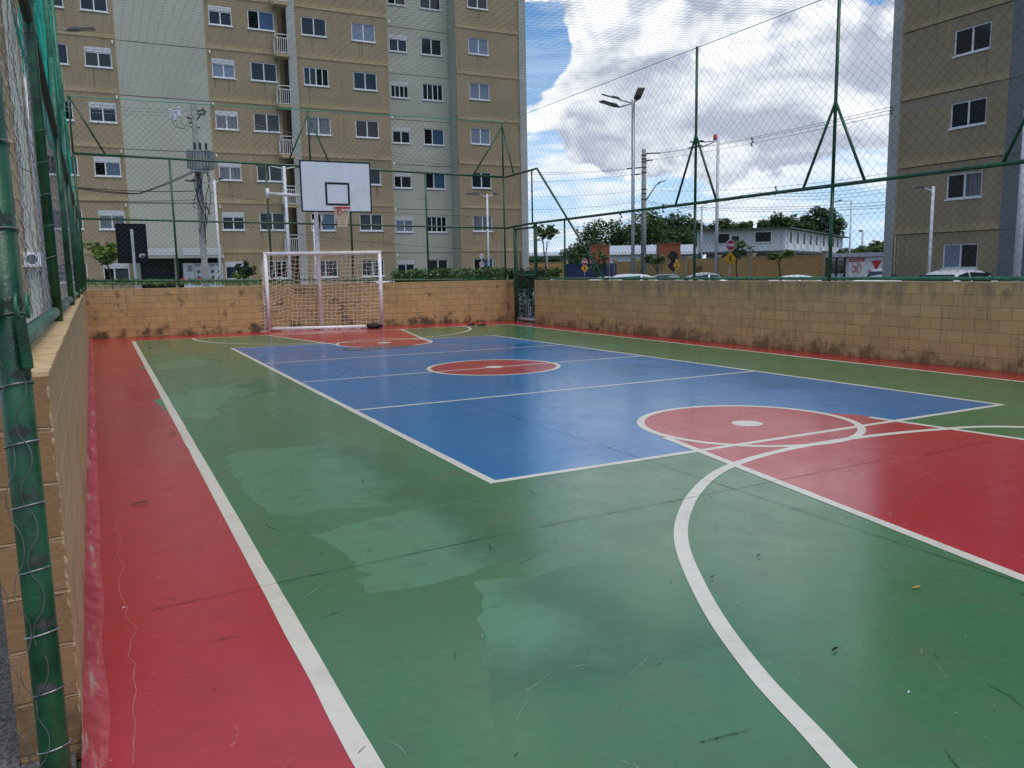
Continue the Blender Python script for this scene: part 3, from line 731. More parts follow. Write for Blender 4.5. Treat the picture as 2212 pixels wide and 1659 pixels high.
# ------------------------------------------------------------------ goal
gl, gr = Vector((3.535, 23.30, 0)), Vector((6.68, 22.86, 0))
gl = G(582, 716); gr = G(826, 708.5)
gl.y -= .05; H_ = 2.19
t = thing('goal', 'white futsal goal with a slack white net against the far wall', 'goal', (gl+gr)/2)
GW = M['goalpaint']
for q in (gl, gr): pipe([q+ZV*.0, q+ZV*H_], .052, 'post', t, GW, 16)
pipe([gl+ZV*H_-(gr-gl).normalized()*.052, gr+ZV*H_+(gr-gl).normalized()*.052], .052, 'crossbar', t, GW, 16)
bl = gl+Vector((-.18, .30, .06)); brr = gr + Vector((-.10, .62, .06))
bl = G(570, 716, .06); bl.y = gl.y+.22; brr = G(800, 705, .06); brr.y = min(brr.y, FYW(6.6)-.12)
pipe([bl, brr], .052, 'ground_tube', t, GW, 14)
pipe([gl+ZV*.03, bl + (brr-bl).normalized()*.3], .026, 'side_tube', t, GW); pipe([gr+ZV*.03, brr], .026, 'side_tube', t, GW)
g = MB()
nx, nz = 27, 19
def NP(i, j):
    a, b = i/nx, j/nz
    top = gl.lerp(gr, a)+ZV*(H_-.06); bot = bl.lerp(brr+Vector((.25, 0, 0)), a); bot = Vector((bot.x+.1*(1-a), bot.y-.03, .10))
    p = top.lerp(bot, b)
    sg = math.sin(math.pi*b)*math.sin(math.pi*min(1, a*1.0))
    p += Vector((0, .10*sg, -.10*sg*(1-b)))
    if a < .25: p.z -= .30*(1-a/.25)*math.sin(math.pi*b)*.8 - .30*math.sin(math.pi*b)*.5*(a/.25); p.x -= .08*(1-a/.25)*b
    q = Vector((i*.9, j*.9, 0)); p += Vector((noise.noise(q)*.045, noise.noise(q+Vector((5, 1, 1)))*.03, noise.noise(q+Vector((1, 8, 2)))*.045))
    return p
gr_ = [[NP(i, j) for j in range(nz+1)] for i in range(nx+1)]
random.seed(4)
torn = {(16, 4), (17, 4), (17, 5), (22, 3), (23, 3), (19, 6), (13, 3), (24, 5)}
for i in range(nx+1):
    for j in range(nz+1):
        for (k, l) in ((i+1, j), (i, j+1)):
            if k > nx or l > nz or ((i, j) in torn): continue
            a, b = gr_[i][j], gr_[k][l]; m_ = (a+b)/2 + Vector((random.uniform(-.012, .012), random.uniform(-.01, .01), random.uniform(-.018, .004)))
            g.tube([a, m_, b], .0052, 4, False)
for side, (A, B) in enumerate(((gl, bl), (gr, brr))):       # net sides, bunched
    P_ = [[None]*(nz+1) for _ in range(5)]
    for i in range(5):
        for j in range(nz+1):
            b = j/nz; a = i/4
            f = A+ZV*(H_-.06)*(1-b); k_ = gr_[0][j] if side == 0 else gr_[nx][j]
            p = f.lerp(k_+Vector((0, .02, 0)), a); q = Vector((i*1.7+side*9, j*.8, 3))
            P_[i][j] = p + Vector((noise.noise(q)*.05 + (-.07 if side == 0 else .06)*math.sin(math.pi*a)*(.3+b), noise.noise(q+Vector((3, 3, 3)))*.05, noise.noise(q+Vector((6, 2, 3)))*.05))
    for i in range(5):
        for j in range(nz+1):
            if i < 4: g.tube([P_[i][j], P_[i+1][j]], .0052, 4, False)
            if j < nz: g.tube([P_[i][j], P_[i][j+1]], .0052, 4, False)
for k in range(60):                                        # slack loops round the left post and the foot
    z = random.uniform(.1, H_-.1); a = gl+Vector((-.055, 0, z)); g.tube([a, a+Vector((-.05-.05*random.random(), .02, -.05)), a+Vector((-.01, .02, -.13))], .0048, 4, False)
for k in range(30):
    a = bl.lerp(brr, random.random())+Vector((0, -.06, -.03)); g.tube([a, a+Vector((random.uniform(-.12, .12), -.08, -.02)), a+Vector((random.uniform(-.2, .2), -.03, -.025))], .0048, 4, False)
g.build('net', M['cord'], t)
# ------------------------------------------------------------------ basketball hoop
by = 22.75
tl, tr, brc, blc = PY(648, 344, by), PY(800, 352, by), PY(803, 460, by), PY(650, 457, by)
x0, x1, z1, z0 = (tl.x+blc.x)/2, (tr.x+brc.x)/2, (tl.z+tr.z)/2, (brc.z+blc.z)/2
foot = PY(695, 700, 23.45); foot.z = 0
t = thing('basketball_hoop', 'white basketball backboard with orange rim and net, on a white pole behind the goal', 'basketball hoop', foot)
g = MB(); g.mi = 0; g.box(x0+.035, by, z0+.035, x1-.035, by+.03, z1-.035); bd = g.build('backboard', M['board'], t)
g = MB(); e = .036
for (a, b, c, d) in ((x0, z0, x1, z0+e), (x0, z1-e, x1, z1), (x0, z0+e, x0+e, z1-e), (x1-e, z0+e, x1, z1-e)): g.box(a, by-.006, b, c, by+.036, d)
g.build('frame', M['black'], bd)
ax, bx_, az, bz = PY(701, 386, by).x, PY(754, 386, by).x, PY(728, 444, by).z, PY(728, 394, by).z
g = MB(); e = .058
for (a, b, c, d) in ((ax, az, bx_, az+e), (ax, bz-e, bx_, bz), (ax, az+e, ax+e, bz-e), (bx_-e, az+e, bx_, bz-e)): g.box(a, by-.004, b, c, by-.001, d)
g.build('target_square', M['black'], bd)
g = MB()
for px in (ax+.05, bx_-.05):
    for pz in (az+.03, bz-.03): MB().sphere((px, by-.004, pz), .012, 8, 5).build('bolt', M['wire'], bd)
pipe([foot, (foot.x, foot.y, z1-.3)], .058, 'pole', t, GW, 16)
g = MB(); g.box(foot.x-.04, by+.034, z0+.25, foot.x+.04, foot.y, z0+.33); g.box(foot.x-.04, by+.034, z1-.5, foot.x+.04, foot.y, z1-.42); g.build('arm', M['whitepaint'], t)
pipe([(foot.x+.06, by+.06, z0+.02), (foot.x+.04, foot.y-.02, z0-.62)], .02, 'brace', t, M['whitepaint'])
cp = FP(578, 418); pipe([(cp.x+.02, cp.y, cp.z), (x0+.15, by+.05, PY(650, 423, by).z)], .045, 'side_arm', t, M['whitepaint'], 12)
MB().tube([(cp.x, cp.y, cp.z-.14), (cp.x, cp.y, cp.z+.14)], .05, 12).build('clamp', M['whitepaint'], t, True)
rc = Vector(((ax+bx_)/2+.02, by-.30, PY(742, 449, by-.3).z)); RR = .225
ring = [rc+Vector((RR*math.cos(a), RR*math.sin(a), 0)) for a in [2*math.pi*j/40 for j in range(41)]]
rmo = MB().tube(ring, .018, 8).build('rim', M['rim'], t, True)
g = MB(); g.box(rc.x-.07, by-.016, rc.z-.20, rc.x+.07, by-.002, rc.z+.02); g.box(rc.x-.06, by-.12, rc.z-.012, rc.x+.06, by-.016, rc.z+.012)
for s in (-1, 1): g.tube([(rc.x+s*.05, by-.02, rc.z-.17), (rc.x+s*.14, rc.y-.08, rc.z-.015)], .008, 6)
g.build('rim_bracket', M['rim'], rmo)
g = MB(); nn, lv = 14, 7; grid = []
for j in range(lv+1):
    b = j/lv; rr = RR*(1-.42*min(1, b*1.25)) if b < .8 else RR*(.58+.15*(b-.8))
    grid.append([rc+Vector((rr*math.cos(a), rr*math.sin(a), -.02-.50*b)) + Vector((noise.noise(Vector((i, j, 1)))*.035, noise.noise(Vector((i, j, 5)))*.03, noise.noise(Vector((i, j, 9)))*.03)) for i, a in enumerate([2*math.pi*(i+.5*(j % 2))/nn for i in range(nn)])])
for j in range(lv):
    for i in range(nn):
        a = grid[j][i]; d1 = grid[j+1][i]; d2 = grid[j+1][(i-1) % nn if j % 2 == 0 else (i+1) % nn]
        g.tube([a, d1], .006, 4, False); g.tube([a, d2], .006, 4, False)
g.build('net', M['cord'], t)
# ------------------------------------------------------------------ far gate
t = thing('gate', 'closed green mesh gate in the far right corner with a hedge behind', 'gate', (RFX, 22.1, 0))
ya, yb = 22.86, 21.48; zt = RP(1125, 494).z; zm = RP(1125, 594).z
for y in (ya, ya-.12): pipe([(RFX, y, .0 if y == ya else .05), (RFX, y, 2.97 if y == ya else zt)], .036, 'post', t)
for y in (yb+.07,): pipe([(RFX, y, .05), (RFX, y, zt)], .03, 'post', t)
pipe([(RFX, ya-.12, zt), (RFX, yb+.07, zt)], .03, 'rail', t); pipe([(RFX, ya-.12, zm), (RFX, yb+.07, zm)], .026, 'rail', t, M['gpipew']); pipe([(RFX, ya-.12, .09), (RFX, yb+.07, .09)], .04, 'rail', t, M['galv'])
diamonds(lambda s, z, n_: (RFX+.02+n_, s, z), yb+.07, ya-.12, .1, zt, .085, .0022, .4).build('wire_mesh', M['gwire'], t)

# ------------------------------------------------------------------ apartment buildings
def facade(g, s0, s1, z0, z1, holes, fn, dep):
    ss = sorted({s0, s1, *[h[0] for h in holes], *[h[1] for h in holes]}); zs = sorted({z0, z1, *[h[2] for h in holes], *[h[3] for h in holes]})
    for i in range(len(ss)-1):
        for j in range(len(zs)-1):
            a, b, c, d = ss[i], ss[i+1], zs[j], zs[j+1]
            if any(h[0] <= a+1e-6 and b <= h[1]+1e-6 and h[2] <= c+1e-6 and d <= h[3]+1e-6 for h in holes): continue
            g.poly([fn(a, 0, c), fn(b, 0, c), fn(b, 0, d), fn(a, 0, d)])
    for (a, b, c, d) in holes:
        for p, q in (((a, c), (b, c)), ((b, c), (b, d)), ((b, d), (a, d)), ((a, d), (a, c))):
            g.poly([fn(p[0], 0, p[1]), fn(q[0], 0, q[1]), fn(q[0], dep, q[1]), fn(p[0], dep, p[1])])
_win = {}
def window_proto(w, h, kind, pl, pr, shutter):
    key = (w, h, kind, pl, pr, shutter)
    if key in _win: return _win[key]
    f = .045; g = MB(); hs = .24 if shutter else 0
    for (a, b, c, d) in ((0, 0, w, f), (0, h-f-hs, w, h-hs), (0, f, f, h-f-hs), (w-f, f, w, h-f-hs)): g.box(a, .03, b, c, .10, d)
    mid = w*.5 if kind != 'slid' else w*.42
    g.box(mid-.028, .035, f, mid+.028, .085, h-f-hs)
    if kind == 'four': g.box(w*.25-.02, .037, f, w*.25+.02, .083, h-f-hs); g.box(w*.75-.02, .037, f, w*.75+.02, .083, h-f-hs)
    g.box(-.04, -.05, -.055, w+.04, .11, -.002)
    fr = g.build('window', M['alu'], None); fr['proto'] = 1
    g = MB(); g.mi = 0; g.add([(f, .055, f), (mid, .055, f), (mid, .055, h-f-hs), (f, .055, h-f-hs)], [(0, 1, 2, 3)]); g.mi = 1
    g.add([(mid, .066, f), (w-f, .066, f), (w-f, .066, h-f-hs), (mid, .066, h-f-hs)], [(0, 1, 2, 3)])
    p = g.build('pane', [PANES[pl], PANES[pr]], None); p.parent = fr
    if shutter:
        g = MB()
        for k in range(4): g.box(0, .0+.008*(k % 2), h-hs+.06*k+.006, w, .10, h-hs+.06*k+.054)
        g.box(0, .05, h-hs, w, .105, h)
        q = g.build('shutter_box', M['shut'], None); q.parent = fr
    _win[key] = fr; fr['used'] = 0
    return fr
def put_window(parent, w, h, kind, pl, pr, sh, wpos, rz=0):
    f = window_proto(w, h, kind, pl, pr, sh)
    loc = Vector(wpos)-parent.location
    if not f['used']:
        f['used'] = 1; o = f; f.parent = parent; f.location = loc; f.rotation_euler = (0, 0, rz)
    else: o = dup(f, parent, loc, rz)
    return o
BY = 44.0; ROW0, STEP = 1.43, 2.5; NR = 7
rnd = random.Random(19)
def pick(bias=0):
    r = rnd.random()
    if r < .52: a = rnd.choice([0, 0, 1]); return ('two', a, a)
    if r < .60: return ('slid', 4, 2)
    if r < .70: return ('slid', 4, 1)
    if r < .77: return ('two', 5, 5)
    if r < .86: return ('two', 6, 6)
    if r < .92: return ('two', 3, 3)
    return ('four', 0, 4)
bl_ = thing('apartment_building', 'tall ochre and pale grey apartment block filling the left, with small balconies and white windows', 'apartment building', (8, BY, 0))
ZT = 20.5
cols = [('A', -.42, .72, 1), ('C', 5.20, 6.29, 1), ('D', 7.06, 8.36, 0), ('E', 9.73, 11.04, 0), ('F', 12.39, 13.69, 0), ('I', 19.2, 20.47, 0), ('A0', -2.48, -1.10, 0), ('E0', -5.25, -3.9, 0), ('F0', -7.9, -6.6, 0)]
gcols = [('G', 14.87, 15.93, 1), ('H', 16.78, 18.04, 0)]
fnL = lambda s, d, z: (s, BY+d, z)
fnG = lambda s, d, z: (s, BY+1.2+d, z)
def holes(cs, x0, x1):
    return [(a, b, ROW0+STEP*k, ROW0+STEP*k+.90) for n_, a, b, sh in cs if a > x0 and b < x1 for k in range(-0, NR)]
def seg(x0, x1, mat, name, fn=fnL, cs=cols, extra=()):
    g = MB(); facade(g, x0, x1, -.05, ZT, [h for h in holes(cs, x0, x1)]+list(extra), fn, .16); return g.build(name, mat, bl_)
seg(-12, .93, M['tan'], 'wall'); seg(5.0, 8.50, M['tan'], 'wall'); seg(9.38, 14.36, M['tan'], 'wall'); seg(18.4, 22.4, M['tan'], 'wall')
# entrance bay: hollow at ground level
sh_t, sh_b = 2.02, 0.0
ent = [(.98, 4.95, -.05, 1.62)]
g = MB(); facade(g, .93, 5.0, -.05, ZT, [(.98, 4.95, -.05, PY(190+0, 559, BY).z)], fnL, 1.1); g.build('stair_wall', M['greyr'], bl_)
g = MB(); facade(g, 14.36, 18.4, -.05, ZT, holes(gcols, 14.36, 18.4), fnG, .16)
g.poly([(14.36, BY, -.05), (14.36, BY+1.2, -.05), (14.36, BY+1.2, ZT), (14.36, BY, ZT)]); g.poly([(18.4, BY, -.05), (18.4, BY, ZT), (18.4, BY+1.2, ZT), (18.4, BY+1.2, -.05)])
g.build('recess_wall', M['greyr'], bl_)
# shell: sides, back, roof
g = MB(); g.poly([(22.85, BY+.1, -.05), (22.85, BY+14, -.05), (22.85, BY+14, ZT), (22.85, BY+.1, ZT)]); g.poly([(-12, BY+14, -.05), (-12, BY+14, ZT), (22.85, BY+14, ZT), (22.85, BY+14, -.05)]); g.poly([(-12, BY, ZT), (22.85, BY, ZT), (22.85, BY+14, ZT), (-12, BY+14, ZT)]); g.poly([(-12, BY, -.05), (-12, BY, ZT), (-12, BY+14, ZT), (-12, BY+14, -.05)])
g.build('shell', M['tan'], bl_)
# dark slot behind the balconies
g = MB()
for xa, xb in ((8.50, 8.95), (-3.08, -3.52)):
    g.poly([(8.50, BY, -.05), (8.50, BY+1.0, -.05), (8.50, BY+1.0, ZT), (8.50, BY, ZT)]); g.poly([(8.95, BY, -.05), (8.95, BY, ZT), (8.95, BY+1, ZT), (8.95, BY+1, -.05)]); g.poly([(8.5, BY+1, -.05), (8.95, BY+1, -.05), (8.95, BY+1, ZT), (8.5, BY+1, ZT)]); break
g.build('slot_wall', M['tan'], bl_)
MB().box(8.95, BY-.16, -.05, 9.38, BY+.3, ZT).build('pilaster', M['greyp'], bl_)
MB().box(22.4, BY-.10, -.05, 22.85, BY+.1, ZT).build('pilaster', M['greyp'], bl_)
MB().box(-3.52, BY-.16, -.05, -3.08, BY+.3, ZT).build('pilaster', M['greyr'], bl_)
# story bands
for a, b in ((-12, -3.52), (-3.08, .93), (5.0, 8.5), (9.38, 14.36), (18.4, 22.4)):
    g = MB(); zb = 2.74; g.box(a, BY-.035, zb+.02, b, BY+.05, zb+.27); g.box(a, BY-.045, zb+.24, b, BY+.05, zb+.275); g.box(a, BY-.006, zb-.025, b, BY+.04, zb+.0201)
    o = g.build('story_band', M['band'], bl_)
    for k in range(1, NR): dup(o, bl_, (0, 0, STEP*k))
for (a, b, dy, k0) in ((.93, 5.0, 0, 1), (14.36, 18.4, 1.2, 0)):
    o = MB().box(a, BY+dy-.006, 2.715+STEP*k0, b, BY+dy+.02, 2.74+STEP*k0).build('joint', M['jointd'], bl_)
    for k in range(k0+1, NR): dup(o, bl_, (0, 0, STEP*(k-k0)))
for x in (.92, 5.0, 8.48, 14.34, 18.42, 22.36): MB().box(x-.02, BY-.02, 0, x+.02, BY+.03, ZT).build('edge_bead', M['band'], bl_)
MB().box(11.532, BY-.012, 0, 11.568, BY+.03, ZT).build('edge_bead', M['band'], bl_)
for n_, a, b, sh in cols:
    for k in range(NR):
        kd, p, q = pick()
        put_window(bl_, round(b-a, 2), .90, kd, p, q, sh, (a, BY, ROW0+STEP*k))
for n_, a, b, sh in gcols:
    for k in range(NR):
        kd, p, q = pick(); put_window(bl_, round(b-a, 2), .90, kd, p, q, sh, (a, BY+1.2, ROW0+STEP*k))
# balconies with white railing
def balcony():
    g = MB(); g.box(8.24, BY-.62, -.02, 8.945, BY-.001, .13); sl = g.build('balcony', M['band'], None, loc=(8.24, BY-.62, 0))
    g = MB(); y = BY-.60
    for z in (.16, .86, 1.04): g.box(8.25, y-.012, z, 8.85, y+.012, z+.03); g.box(8.238, y, z+.001, 8.262, BY, z+.029)
    for i in range(7): x = 8.25+.6*i/6; g.box(x-.01, y-.01, .16, x+.01, y+.01, 1.05 if i in (0, 6) else .87)
    for i in range(6): yy = y+.6*i/6; g.box(8.24, yy-.01, .16, 8.26, yy+.01, .87)
    g.box(8.252, y, .2, 8.256, BY, .86)
    r = g.build('railing', M['whitepaint'], None, loc=(8.24, BY-.62, 0)); r.parent = sl; r.location = (0, 0, 0)
    return sl
b0 = balcony()
for k in range(NR-1):
    o = b0 if k == 0 else dup(b0)
    o.parent = bl_; o.location = Vector((8.24, BY-.62, 2.60+STEP*k))-bl_.location
g0 = None
for k in range(NR):
    for x in (.80, 5.12, 14.45):
        if g0 is None: g0 = MB().tube([(x, BY, 0), (x, BY-.10, -.01), (x, BY-.12, -.14)], .035, 8).build('drain_spout', M['whitepaint'], None, loc=(x, BY, 0)); o = g0
        else: o = dup(g0)
        o.parent = bl_; o.location = Vector((x, BY + (1.2 if False else 0), 2.66+STEP*k))-bl_.location
# rain streaks below the sills
def streaks(cs, y, n0, seed):
    rnd = random.Random(seed); g = MB(); d = MB()
    for n_, a, b, sh in cs:
        for k in range(NR):
            for q in range(rnd.randint(1, n0)):
                x = rnd.uniform(a-.02, b+.02); z1 = ROW0+STEP*k-.06; L = rnd.uniform(.35, 1.15); w = rnd.uniform(.012, .04); tgt = g if rnd.random() < .7 else d
                zs = [z1-L*i/6 for i in range(7)]; o_ = .004 if tgt is g else .005
                tgt.strip([(x-w*(1-.5*i/6)+.012*noise.noise(Vector((x*9, zs[i]*3, 0))), y-o_, zs[i]) for i in range(7)], [(x+w*(1-.5*i/6)+.012*noise.noise(Vector((x*9, zs[i]*3, 4))), y-o_, zs[i]) for i in range(7)])
    for m_, c_, nm in ((g, 'streakl', 'pale_streaks'), (d, 'streakd', 'dark_streaks')): tag(m_.build(nm, M[c_], bl_), kind='stuff')
M['streakl'] = faint('pale rain streak', (.55, .43, .27), .55); M['streakd'] = faint('dark rain streak', (.06, .055, .045), .5)
streaks([c for c in cols if c[0] not in ('E0', 'F0')], BY, 6, 4)
# entrance bay details
def ez(v, u=300): return PY(u, v, BY).z
zc = ez(558)                                  # canopy underside
g = MB(); g.box(.93, BY-.9, zc-.02, 4.98, BY-.001, zc+.06); g.box(.93, BY-.9, zc+.06, 4.98, BY-.82, zc+.62); g.box(.93, BY-.82, zc+.56, 4.98, BY-.002, zc+.62); g.build('canopy', M['greyr'], bl_)
lz0, lz1 = zc+.12, zc+.46
for a, b in ((1.15, 2.92), (3.12, 4.90)):
    g = MB()
    for k in range(5): g.box(a, BY-.93+.006*(k % 2), lz0+.068*k, b, BY-.899, lz0+.068*k+.052)
    g.build('louvre', M['shut'], bl_)
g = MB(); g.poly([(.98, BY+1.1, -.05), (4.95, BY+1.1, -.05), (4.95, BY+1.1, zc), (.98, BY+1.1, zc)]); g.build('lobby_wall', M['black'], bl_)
MB().box(.98, BY-.05, -.05, 1.22, BY+.2, zc-.02).build('lobby_post', M['greyr'], bl_); MB().box(2.78, BY-.04, -.05, 2.95, BY+.2, zc-.02).build('lobby_post', M['greyr'], bl_)
def dr(u0, u1, v0): 
    return PY(u0, v0, BY-.02).x, PY(u1, v0, BY-.02).x, PY((u0+u1)/2, v0, BY-.02).z
xa, xb, zt_ = dr(394.5, 418.5, 568.5)
g = MB(); g.box(xa, BY-.02, -.05, xb, BY+.04, zt_); d1 = g.build('service_door', M['alu'], bl_)
g = MB()
for i in range(3):
    for j in range(4): g.box(xa+.22+.08*i, BY-.026, zt_-.42+.08*j, xa+.28+.08*i, BY-.0201, zt_-.36+.08*j)
g.build('vent', M['lamp'], d1)
xa, xb, zt_ = dr(419.5, 480, 568.5)
g = MB(); g.box(xa, BY-.02, -.05, xb, BY+.04, zt_); d2 = g.build('meter_cabinet', M['alu'], bl_)
w_ = (xb-xa)/4
for i in range(4):
    g = MB()
    for j in range(4):
        zz = zt_-.34-.30*j; g.box(xa+w_*i+w_*.3, BY-.026, zz-.16, xa+w_*i+w_*.75, BY-.0201, zz)
    g.box(xa+w_*i+.03, BY-.026, zt_-.12, xa+w_*(i+1)-.04, BY-.0201, zt_-.06); g.box(xa+w_*i+w_*.3, BY-.026, zt_-.20, xa+w_*i+w_*.4, BY-.0201, zt_-.16); g.box(xa+w_*i+w_*.6, BY-.026, zt_-.20, xa+w_*i+w_*.7, BY-.0201, zt_-.16)
    g.build('meter_window', M['lamp'], d2)
# vertical brown pipe on the right end
pipe([(22.30, BY-.05, 0), (22.30, BY-.05, 2.7)], .03, 'downpipe', bl_, M['bark'])

# right block: its long wall is the plane x = 27.25
RBX = 27.25
br_ = thing('apartment_building', 'ochre apartment block at the right edge, one column of windows above a parked hatchback', 'apartment building', (RBX, 19, 0))
fnR = lambda s, d, z: (RBX+d, -s, z)
hs = [(-19.70, -18.36, 1.38+STEP*k, 1.38+STEP*k+.88) for k in range(8)]
ZT2 = 22
g = MB(); facade(g, -21.80, -17.62, -.05, ZT2, hs, fnR, .16); g.build('wall', M['tan'], br_)
MB().box(RBX-.06, 21.80, -.05, RBX+.5, 22.22, ZT2).build('pilaster', M['greyp'], br_)
MB().box(RBX-.03, 16.9, -.05, RBX+.3, 17.62, ZT2).build('pilaster', M['dgrey'], br_)
g = MB(); g.poly([(RBX, 2, -.05), (RBX, 16.9, -.05), (RBX, 16.9, ZT2), (RBX, 2, ZT2)]); g.poly([(RBX+.5, 22.2, -.05), (RBX+14, 22.2, -.05), (RBX+14, 22.2, ZT2), (RBX+.5, 22.2, ZT2)]); g.poly([(RBX+14, 2, -.05), (RBX+14, 22.2, -.05), (RBX+14, 22.2, ZT2), (RBX+14, 2, ZT2)]); g.poly([(RBX, 2, ZT2), (RBX+14, 2, ZT2), (RBX+14, 22.2, ZT2), (RBX, 22.2, ZT2)]); g.poly([(RBX, 2, -.05), (RBX+14, 2, -.05), (RBX+14, 2, ZT2), (RBX, 2, ZT2)])
g.build('shell', M['dgrey'], br_)
for k in range(8):
    zb = 2.69+STEP*k
    g = MB(); g.box(RBX-.035, 17.62, zb+.02, RBX+.05, 21.80, zb+.26); g.box(RBX-.045, 17.62, zb+.235, RBX+.05, 21.80, zb+.265); g.build('story_band', M['band'], br_)
    g = MB(); g.box(RBX-.006, 17.63, zb-.012, RBX+.04, 21.79, zb+.02); g.box(RBX-.036, 16.9, zb-.01, RBX-.03, 17.61, zb+.008); g.build('joint', M['jointd'], br_)
g = MB(); g.box(RBX-.012, 21.74, 0, RBX+.02, 21.80, ZT2); g.box(RBX-.010, 17.62, 0, RBX+.02, 17.66, ZT2); g.build('edge_bead', M['band'], br_)
rnd_ = random.Random(5); gg = MB()
for k in range(8):
    for q in range(5):
        y_ = rnd_.uniform(18.4, 19.7); z1 = 1.38+STEP*k-.06; L = rnd_.uniform(.4, 1.1); w = rnd_.uniform(.012, .04)
        gg.strip([(RBX-.004, y_-w*(1-.08*i), z1-L*i/6) for i in range(7)], [(RBX-.004, y_+w*(1-.08*i), z1-L*i/6) for i in range(7)])
tag(gg.build('pale_streaks', M['streakl'], br_), kind='stuff')
for k in range(8):
    kd, p, q = [('two', 3, 1), ('two', 1, 6), ('two', 0, 0), ('two', 1, 1), ('two', 0, 1), ('two', 0, 0), ('two', 1, 1), ('two', 0, 0)][k]
    put_window(br_, 1.34, .88, kd, p, q, 0, (RBX, 19.70, 1.38+STEP*k), R(-90))
pipe([(RBX-.05, 21.70, 0), (RBX-.05, 21.70, 2.66)], .025, 'downpipe', br_, M['band'])
MB().box(RBX-.11, 21.63, .95, RBX-.03, 21.77, 1.17).build('meter_box', M['lamp'], br_)

# ------------------------------------------------------------------ plants
def leafcloud(g, c, rad, n, size, rnd, blobs=14, flat=.75, squash=1.0, long=1.0):
    c = Vector(c); cs = []
    for i in range(blobs):
        while True:
            p = Vector((rnd.uniform(-1, 1), rnd.uniform(-1, 1), rnd.uniform(-1, 1)))
            if p.length <= 1: break
        cs.append((Vector((p.x*rad[0], p.y*rad[1], p.z*rad[2]))*.80, rnd.uniform(.24, .50)))
    for i in range(n):
        q, s = cs[rnd.randrange(blobs)]
        d = Vector((rnd.gauss(0, 1), rnd.gauss(0, 1), rnd.gauss(0, 1))); d.normalize(); d *= s*rnd.random()**.35
        p = c + q + Vector((d.x*rad[0], d.y*rad[1], d.z*rad[2]))
        a = Vector((rnd.uniform(-1, 1), rnd.uniform(-1, 1), rnd.uniform(-.6, .5))).normalized()
        b = a.cross(Vector((rnd.uniform(-.5, .5), rnd.uniform(-.5, .5), 1))).normalized()
        L = size*rnd.uniform(.6, 1.3); Wd = L*.38/long
        nrm = a.cross(b)
        g.add([p-a*L*.5, p+b*Wd-nrm*L*.04, p+a*L*.5-nrm*L*.12, p-b*Wd-nrm*L*.04], [(0, 1, 2, 3)])
def branchtree(name, label, cat, base, h, crown, rad, n, size, mat, seed, trunk=.12, group=None, blobs=14, crowns=None, stems=1):
    rnd = random.Random(seed); base = Vector(base); t = thing(name, label, cat, base, group)
    g = MB(); crown = Vector(crown)
    for sidx in range(stems):
        off = Vector((rnd.uniform(-1, 1), rnd.uniform(-1, 1), 0))*trunk*(0 if stems == 1 else 1.5)
        mid = base.lerp(crown, .5) + Vector((rnd.uniform(-.2, .2), rnd.uniform(-.2, .2), 0))*h*.12
        g.tube([base+off, mid+off*1.5, crown+off*2-ZV*rad[2]*.2], [trunk, trunk*.75, trunk*.4], 7)
        for k in range(5):
            a = rnd.uniform(0, 6.28); q = mid.lerp(crown, rnd.uniform(.3, .9)); e = crown + Vector((math.cos(a)*rad[0]*.7, math.sin(a)*rad[1]*.7, rnd.uniform(-.3, .6)*rad[2]))
            g.tube([q, q.lerp(e, .5)+ZV*rad[2]*.08, e], [trunk*.4, trunk*.25, trunk*.1], 5)
    g.build('trunk', M['bark'], t, True)
    g = MB()
    for (cc, rr, nn) in (crowns or [(crown, rad, n)]): leafcloud(g, cc, rr, nn, size, rnd, blobs)
    g.build('crown', mat, t)
    return t
def px(n, d): return n*d/FPX
GZ = -.04
# far wood behind the street wall: separate trees
rndT = random.Random(77)
far = [ # u, v_top, v_bot(crown), half width px, depth, kind, label
 (1262, 520, 585, 48, 118, 'leafdark', 'low dark bushy tree at the left end of the far wood, above the navy container'),
 (1322, 470, 566, 60, 124, 'leafdark', 'broad dark tree behind the first red brick tower'),
 (1398, 456, 560, 46, 130, 'leafmid', 'tall tree crown behind the concrete utility pole'),
 (1462, 490, 562, 48, 120, 'leafdark', 'dark tree behind the second red brick tower'),
 (1432, 462, 520, 34, 136, 'leafdark', 'rear tree crown right of the utility pole'),
 (1484, 452, 545, 34, 128, 'leafdark', 'tallest tree of the wood just left of the pale two story house'),
 (1540, 468, 520, 38, 140, 'leafdark', 'dark tree crown rising over the left end of the pale house roof'),
 (1590, 480, 520, 34, 142, 'leafmid', 'low tree crown behind the roof near the second lamp post'),
 (1634, 474, 515, 26, 146, 'leafdark', 'sparse tree crown behind the middle of the pale roof'),
 (1683, 466, 510, 32, 148, 'leafmid', 'rounded tree crown behind the corner of the pale roof'),
 (1724, 462, 512, 26, 150, 'leafdark', 'left half of the tree pair behind the long roof'),
 (1772, 449, 520, 46, 152, 'leafdark', 'large dark tree standing behind the long roof, against the sky'),
 (1838, 528, 566, 38, 112, 'leafmid', 'bush mass right of the long house, above the market cabin'),
 (1892, 518, 566, 40, 112, 'leafmid', 'bush mass touching the right apartment block'),
]
for i, (u, vt, vb, hw, d, k, lab) in enumerate(far):
    vb += 16; hw *= 1.18; c = DP(u, (vt+vb)/2, d); rz_ = px((vb-vt)/2, d); rx = px(hw, d)
    base = Vector((c.x, c.y, GZ))
    branchtree('tree', lab, 'tree', base, c.z, c, (rx, rx, rz_), 5200 if hw > 45 else 3400, px(7.0, d), M[k], 100+i, px(3.2, d), 'trees of the far wood', 26 if hw > 45 else 18)
